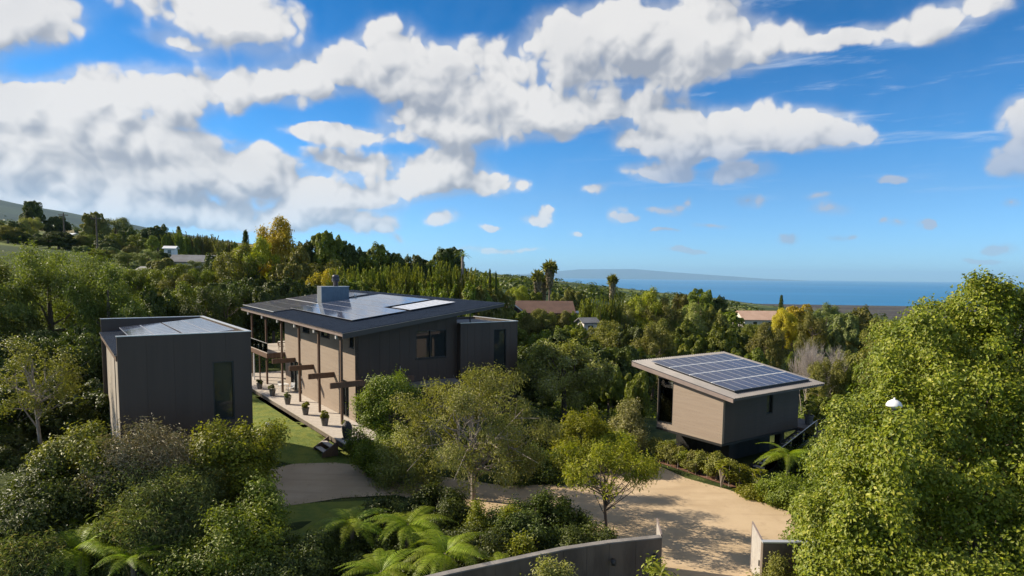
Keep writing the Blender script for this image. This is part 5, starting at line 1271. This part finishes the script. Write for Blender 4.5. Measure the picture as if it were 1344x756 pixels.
gb.add([(x0, y0, -4), (x1, y0, -4), (x1, y0, z0), (x0, y0, z0), ((x0+x1)/2, y0, zp), (x0, -1, -4), (x1, -1, -4), (x1, -1, z0), (x0, -1, z0), ((x0+x1)/2, -1, zp)], [(0, 1, 2, 4, 3), (1, 6, 7, 2), (5, 0, 3, 8)]); gb.build('gable_wall', M['redwall'], fh)
for s in (0, 1):
    xa = x0-.5 if s == 0 else x1+.5; xm = (x0+x1)/2
    c = [(xm, y0-.5, zp+.12), (xm, 1, zp+.12), (xa, 1, z0-.25), (xa, y0-.5, z0-.25)]; MB().slab(c, .12).build('gable_roof', M['redroof'], fh)
    MB().hexa([(xm, y0-.58, zp-.12), (xm, y0-.51, zp-.12), (xa, y0-.51, z0-.48), (xa, y0-.58, z0-.48)], [(xm, y0-.58, zp+.15), (xm, y0-.51, zp+.15), (xa, y0-.51, z0-.22), (xa, y0-.58, z0-.22)]).build('barge_board', M['white'], fh)
MB().box(-7.4, -5.6, y0-.05, y0-.003, 2.3, 3.3).build('gable_vent', M['black'], fh)
MB().box(5.9, 9.3, -3.5, 2, 2.35, 2.5).build('porch_roof', M['white'], fh)
for x in (6.2, 9.1): MB().box(x-.08, x+.08, -3.3, -3.14, -4, 2.345).build('porch_post', M['white'], fh)
house(993, 408, 165, 9.5, 8, 2.5, 1.9, 2, 'house with faded orange roof left of the golden tree', M['orangeroof'], M['cushion'])
house(771, 417, 112, 2.6, 2.6, 1.6, .6, 20, 'small grey roofed shed half hidden in the trees below the lone palm', M['greyroof'], M['cushion'], windows=1)
house(905, 408, 135, 4, 5, 2.4, 1.0, -12, 'tan roofed cottage behind white flowering bushes in the valley', M['orangeroof'], M['cushion'], windows=2)
house(224, 323, 205, 3.2, 2.6, 1.8, .6, 10, 'small white shed on the grassy left hill', M['white'], M['white'], windows=1)
house(92, 306, 230, 4, 3, 1.2, .5, -5, 'long white roofed building below the left skyline', M['white'], M['cushion'])
house(262, 335, 150, 11, 7, 2.4, 1.5, 12, 'grey roofed house among bushes on the left hillside', M['greyroof'], M['cushion'])
house(200, 350, 135, 6, 5, 2.4, 1.3, -20, 'small dark grey roofed hut on the left hillside', M['greyroof'], M['conc_dark'])

# ------------------------------------------------------------------ patio things
pot_m = MB(); pot_m.lathe([(.19, 0), (.27, .50), (.29, .50), (.29, .56), (.25, .56), (.24, .48), (.02, .47)], 16); pot_me = pot_m.mesh('pot', M['pot'])
def pot_plant(x, y, label, lm, n, ls, asp, hgt, wid, droop, s=1., cat='potted plant', O=None, th=HR, z=None):
    loc = hw(x, y, zf+.013 if z is None else z, O, th); t = thing('potted_plant', label, cat, loc, 0, 'potted plants along the patio' if O is None else None); t.scale = (s, s, s)
    link('pot', pot_me, t); rg = np.random.default_rng(int(abs(x*100+y*10))); cen = np.array([[rg.normal(0, wid*.4), rg.normal(0, wid*.4), .5+rg.uniform(.1, hgt)] for _ in range(12)]); rad = np.full((12, 3), wid*.42)
    P, N = crown_pts(rg, cen, rad, n, (0, 0, .5)); link('foliage', leaf_mesh('foliage', P, N, ls, asp, L[lm], droop=droop, rg=rg), t)
    sm = MB()
    for k in range(7): sm.tube([(0, 0, .4), tuple(cen[k]*.5+np.array([0, 0, .25])), tuple(cen[k])], [.012, .01, .005], 4, cap=False)
    sm.build('stem', M['bark'], t)
pot_plant(-1.0, 1.3, 'grey planter with yellow green leafy plant, nearest of the patio row', 'bright', 420, .13, .5, .4, .30, .1, 1.15)
pot_plant(-1.05, 5.9, 'grey planter with fine pale green grassy plant, second of the patio row', 'sage', 500, .22, .12, .35, .26, -.8, 1.1)
pot_plant(-1.05, 11.0, 'grey planter with reddish brown leafy plant, third of the patio row', 'brown', 300, .14, .4, .4, .26, 0, 1.1)
pot_plant(-1.1, 15.8, 'grey planter with sparse dark plant, fourth of the patio row', 'brown', 260, .14, .35, .4, .26, 0, 1.1)
pot_plant(-1.2, 20.2, 'grey planter with dark plant, farthest of the patio row', 'dark', 300, .14, .4, .3, .26, 0, 1.1)
pot_plant(-.6, -1.9, 'small pale planter with leafy plant beside the dark urn', 'olive', 260, .13, .4, .5, .22, 0, .9)
pot_plant(10.6, .1, 'big grey planter with a small tree on the studio deck', 'lime', 420, .16, .4, 1.5, .34, .1, 1.25, O=SO, th=SR, z=.014)
ur = thing('urn', 'tall dark rounded urn standing on the near end of the patio', 'urn', hw(-1.0, -3.4, zf+.013))
MB().lathe([(.22, 0), (.30, .15), (.36, .5), (.36, .85), (.28, 1.1), (.16, 1.22), (.17, 1.28), (.12, 1.28), (.1, 1.2), (.01, 1.19)], 18).build('body', M['urn'], ur, smooth=True)
MB().lathe([(.40, 0), (.40, .04), (.02, .05)], 18, (0, 0, .001)).build('base', M['pot'], ur)
gr_ = thing('barbecue', 'black covered kettle barbecue behind the urn near the house corner', 'barbecue', hw(1.0, -4.2, zf+.013))
MB().lathe([(.05, .62), (.25, .68), (.33, .85), (.33, .9), (.25, 1.1), (.08, 1.18), (.02, 1.2)], 16).build('kettle', M['black'], gr_, smooth=True)
for k in range(3):
    a = k*2.094; MB().tube([(math.cos(a)*.2, math.sin(a)*.2, .7), (math.cos(a)*.33, math.sin(a)*.33, 0)], .015, 6).build('leg', M['lightmetal'], gr_)
def chair_mesh(name, label, cat, loc, rz, m, group=None):
    t = thing(name, label, cat, loc, rz, group)
    MB().box(-.25, .25, -.24, .24, .42, .46).build('seat', m, t, .01)
    MB().hexa([(-.24, .22, .48), (.24, .22, .48), (.24, .26, .48), (-.24, .26, .48)], [(-.24, .32, .9), (.24, .32, .9), (.24, .36, .9), (-.24, .36, .9)]).build('backrest', m, t)
    for x in (-.22, .22):
        for y in (-.2, .2): MB().tube([(x, y, .42), (x*1.1, y*1.15, 0)], .018, 6).build('leg', m, t)
        MB().tube([(x*1.15, -.2, .44), (x*1.15, -.2, .66), (x*1.15, .27, .68)], .018, 6).build('armrest', m, t)
    return t
def table(label, loc, rz, m, w_=.9, h=.74):
    t = thing('patio_table', label, 'table', loc, rz); MB().box(-w_/2, w_/2, -w_/2, w_/2, h-.04, h).build('table_top', m, t, .01)
    for x in (-1, 1):
        for y in (-1, 1): MB().box(x*w_*.42-.025, x*w_*.42+.025, y*w_*.42-.025, y*w_*.42+.025, 0, h-.041).build('leg', m, t)
chair_mesh('patio_chair', 'white patio chair under the balcony, left of the white table', 'chair', hw(.6, 18.7, zf+.013), 1.2, M['white'])
chair_mesh('patio_chair', 'white patio chair under the balcony, right of the white table', 'chair', hw(1.0, 16.9, zf+.013), -1.0+HR, M['white'])
table('white square table under the balcony of the main house', hw(.5, 17.7, zf+.013), HR, M['white'])
chair_mesh('balcony_chair', 'brown chair standing on the rear balcony of the main house', 'chair', hw(1.6, 22.2, 2.662), 2.2, M['wood'])
table('pale table on the rear balcony of the main house', hw(2.4, 24.2, 2.662), HR, M['cushion'])
for k, (x, y, lb) in enumerate(((-4.6, 3.2, 'white metal garden chair on the lawn, nearer the patio'), (-5.6, 2.4, 'white metal garden chair on the lawn, half hidden by the bright shrub'))):
    X, Yy, _ = hw(x, y); chair_mesh('garden_chair', lb, 'chair', (X, Yy, tzs(X, Yy)+.02), 1.0+k*1.4, M['white'])
# sofa inside the studio and terrace furniture behind it
sf = thing('sofa', 'cream sofa visible through the corner window of the studio', 'sofa', hw(1.4, 4.6, .124, SO, SR), SR)
MB().box(-.9, .9, -.4, .4, .12, .42).build('seat', M['cushion'], sf, .05); MB().box(-.9, .9, .28, .42, .42, .82).build('backrest', M['cushion'], sf, .04)
for x in (-.45, .45): MB().box(x-.3, x+.3, .05, .26, .425, .75).build('cushion', M['white'], sf, .05)
lb_ = hw(-2.5, 11.5, 0, SO, SR); bn = thing('garden_bench', 'grey stone bench behind the studio', 'bench', (lb_[0], lb_[1], tzs(lb_[0], lb_[1])), SR)
MB().box(-1.5, 1.5, -.3, .3, .4, .52).build('seat', M['patio'], bn, .02)
for x in (-1.1, 1.1): MB().box(x-.15, x+.15, -.25, .25, 0, .399).build('support', M['concrete'], bn)
bx_ = thing('planter_box', 'pale low concrete box beside the studio column', 'planter', hw(.2, 1.0, 0, SO, SR)[:2]+(0,), SR); MB().box(-.5, .5, -.35, .35, 0, .75).build('body', M['concrete'], bx_, .02); MB().box(-.42, .42, -.27, .27, .7, .755).build('soil', M['soil'], bx_)
ed = thing('timber_edging', 'dark timber edging at the end of the studio hedge', 'edging', tuple(hw(.2, -.6, 0, SO, SR)[:2])+(0,), SR+.15)
MB().box(-1.0, 1.2, -.06, .06, 0, .3).build('board', M['wood'], ed)

# ------------------------------------------------------------------ stuff: undergrowth, soil bed, far woods
def scatter(name, label, n, region, lm, ls, asp, hz, seed, cond=None, clump=0):
    rg = np.random.default_rng(seed); x0, x1, y0, y1 = region
    y = y0+(y1-y0)*rg.uniform(0, 1, n)**1.0; x = rg.uniform(-1, 1, n)
    x = (x0+x1)/2+x*(x1-x0)/2
    if cond is not None: k = cond(x, y); x = x[k]; y = y[k]
    hgt = hz*(.35+.65*np.abs(np.sin(x*.55+1.3*np.sin(y*.31))*np.cos(y*.47+np.sin(x*.37))))
    P = np.stack([x, y, tz(x, y)+rg.uniform(.0, 1, len(x))**.7*hgt], 1); N = rg.normal(0, .5, (len(x), 3))+np.array([0, -.1, .8])
    return tag(link(name, leaf_mesh(name, P, N, ls, asp, L[lm], rg=rg)), label, kind='stuff')
def outside(x, y):
    lx = .809*(x+13.1)+.588*(y-48); ly = -.588*(x+13.1)+.809*(y-48)
    a = (lx > -8) & (lx < 18) & (ly > -6) & (ly < 34)
    dx, dy = x-SO[0], y-SO[1]; c, s = math.cos(SR), math.sin(SR); gx = c*dx+s*dy; gy = -s*dx+c*dy
    b = (gx > -4) & (gx < 12) & (gy > -3) & (gy < 16)
    dx, dy = x-UO[0], y-UO[1]; c, s = math.cos(HR), math.sin(HR); gx = c*dx+s*dy; gy = -s*dx+c*dy
    d = (gx > -.3) & (gx < 8.5) & (gy > -.3) & (gy < 19)
    # drive polygon (even-odd)
    ins = np.zeros(x.shape, bool); n = len(drive_pts)
    for i in range(n):
        xa, ya = drive_pts[i]; xb, yb = drive_pts[(i+1) % n]
        cr = ((ya > y) != (yb > y)) & (x < (xb-xa)*(y-ya)/(yb-ya+1e-9)+xa); ins ^= cr
    e = (x > -14) & (x < -5.4) & (y > 28.5) & (y < 36)
    return ~(a | b | d | ins | e)
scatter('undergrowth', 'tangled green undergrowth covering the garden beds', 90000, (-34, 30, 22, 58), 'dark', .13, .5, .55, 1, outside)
scatter('undergrowth', 'rough green undergrowth covering the slopes behind the houses', 120000, (-110, 110, 56, 170), 'mid', .34, .5, 1.3, 2, outside)
bed = [tuple((hA+nv*q+(hB-hA)*w_)[:2]) for q, w_ in ((.12, -.03), (.12, 1.1), (1.6, 1.1), (1.6, -.03))]
lawn_sheet('planting_bed', bed, 'reddish brown mulch bed under the studio hedge', .02, 1.0, M['mulch'])
def drive_edge(x, y):
    ins = ~outside(x, y); near_e = np.zeros(x.shape, bool)
    n = len(drive_pts)
    for i in range(n):
        ax, ay = drive_pts[i]; bx, by = drive_pts[(i+1) % n]; L2 = (bx-ax)**2+(by-ay)**2+1e-9; t = np.clip(((x-ax)*(bx-ax)+(y-ay)*(by-ay))/L2, 0, 1)
        near_e |= np.hypot(x-ax-t*(bx-ax), y-ay-t*(by-ay)) < .10+np.abs(np.random.default_rng(4).normal(0, .28, x.shape))
    return near_e
rgq = np.random.default_rng(44); xq = rgq.uniform(-16, 18, 26000); yq = rgq.uniform(18, 46, 26000); kq = drive_edge(xq, yq); xq = xq[kq]; yq = yq[kq]
Pq = np.stack([xq, yq, tz(xq, yq)+.04+rgq.uniform(0, .05, len(xq))], 1)
tag(link('leaf_litter', leaf_mesh('leaf_litter', Pq, np.tile([[0, 0, 1.]], (len(Pq), 1)), .10, .5, L['brown'], rg=rgq)), 'fallen leaves and weeds along the driveway edges', kind='stuff')
# grass of the lawns
def in_lawn(x, y):
    lx = .809*(x+13.1)+.588*(y-48); ly = -.588*(x+13.1)+.809*(y-48); return (lx < -2.0) & (lx > -6.5) & (ly > -4.5) & (ly < 20)
scatter('grass', 'short mossy grass blades of the house lawn', 30000, (-28, -8, 40, 62), 'lime', .07, .25, .05, 3, in_lawn)
# far woods on the long ridge and the coast slope
rg = np.random.default_rng(8); n = 900; y = 260+2600*rg.uniform(0, 1, n)**1.7; x = y*rg.uniform(-.95, 1.0, n)
k = (np.sin(x*.009+1)+np.sin(y*.006+x*.004) > .1) | (rg.uniform(0, 1, n) < .12); x = x[k]; y = y[k]
P = []; N = []; 
for xi, yi in zip(x, y):
    r = rg.uniform(3, 6); m_ = 90; d = unit(rg.normal(0, 1, (m_, 3))); q = d*np.array([r*1.4, r, r*.8])+np.array([xi, yi, tzs(xi, yi)+r*.4]); P.append(q); N.append(d+np.array([0, 0, .4]))
tag(link('far_woods', leaf_mesh('far_woods', np.concatenate(P), np.concatenate(N), 1.9, .8, L['dark'], rg=rg)), 'scattered far woods and hedgerows on the long slope to the sea', kind='stuff')

# ------------------------------------------------------------------ air
hz_ = MB().box(-139000, 159000, -700, 63000, -235, 760).build('haze', None if False else M['white'])
hz_.data.materials.clear(); hm = bpy.data.materials.new('haze'); hm.use_nodes = True; t = hm.node_tree; t.nodes.clear()
pv_ = t.nodes.new('ShaderNodeVolumePrincipled'); pv_.inputs['Color'].default_value = (.40, .70, 1, 1); pv_.inputs['Density'].default_value = 2.4e-5; pv_.inputs['Anisotropy'].default_value = .1
om = t.nodes.new('ShaderNodeOutputMaterial'); t.links.new(pv_.outputs[0], om.inputs['Volume']); hz_.data.materials.append(hm); tag(hz_, 'thin blue sea haze', kind='stuff')
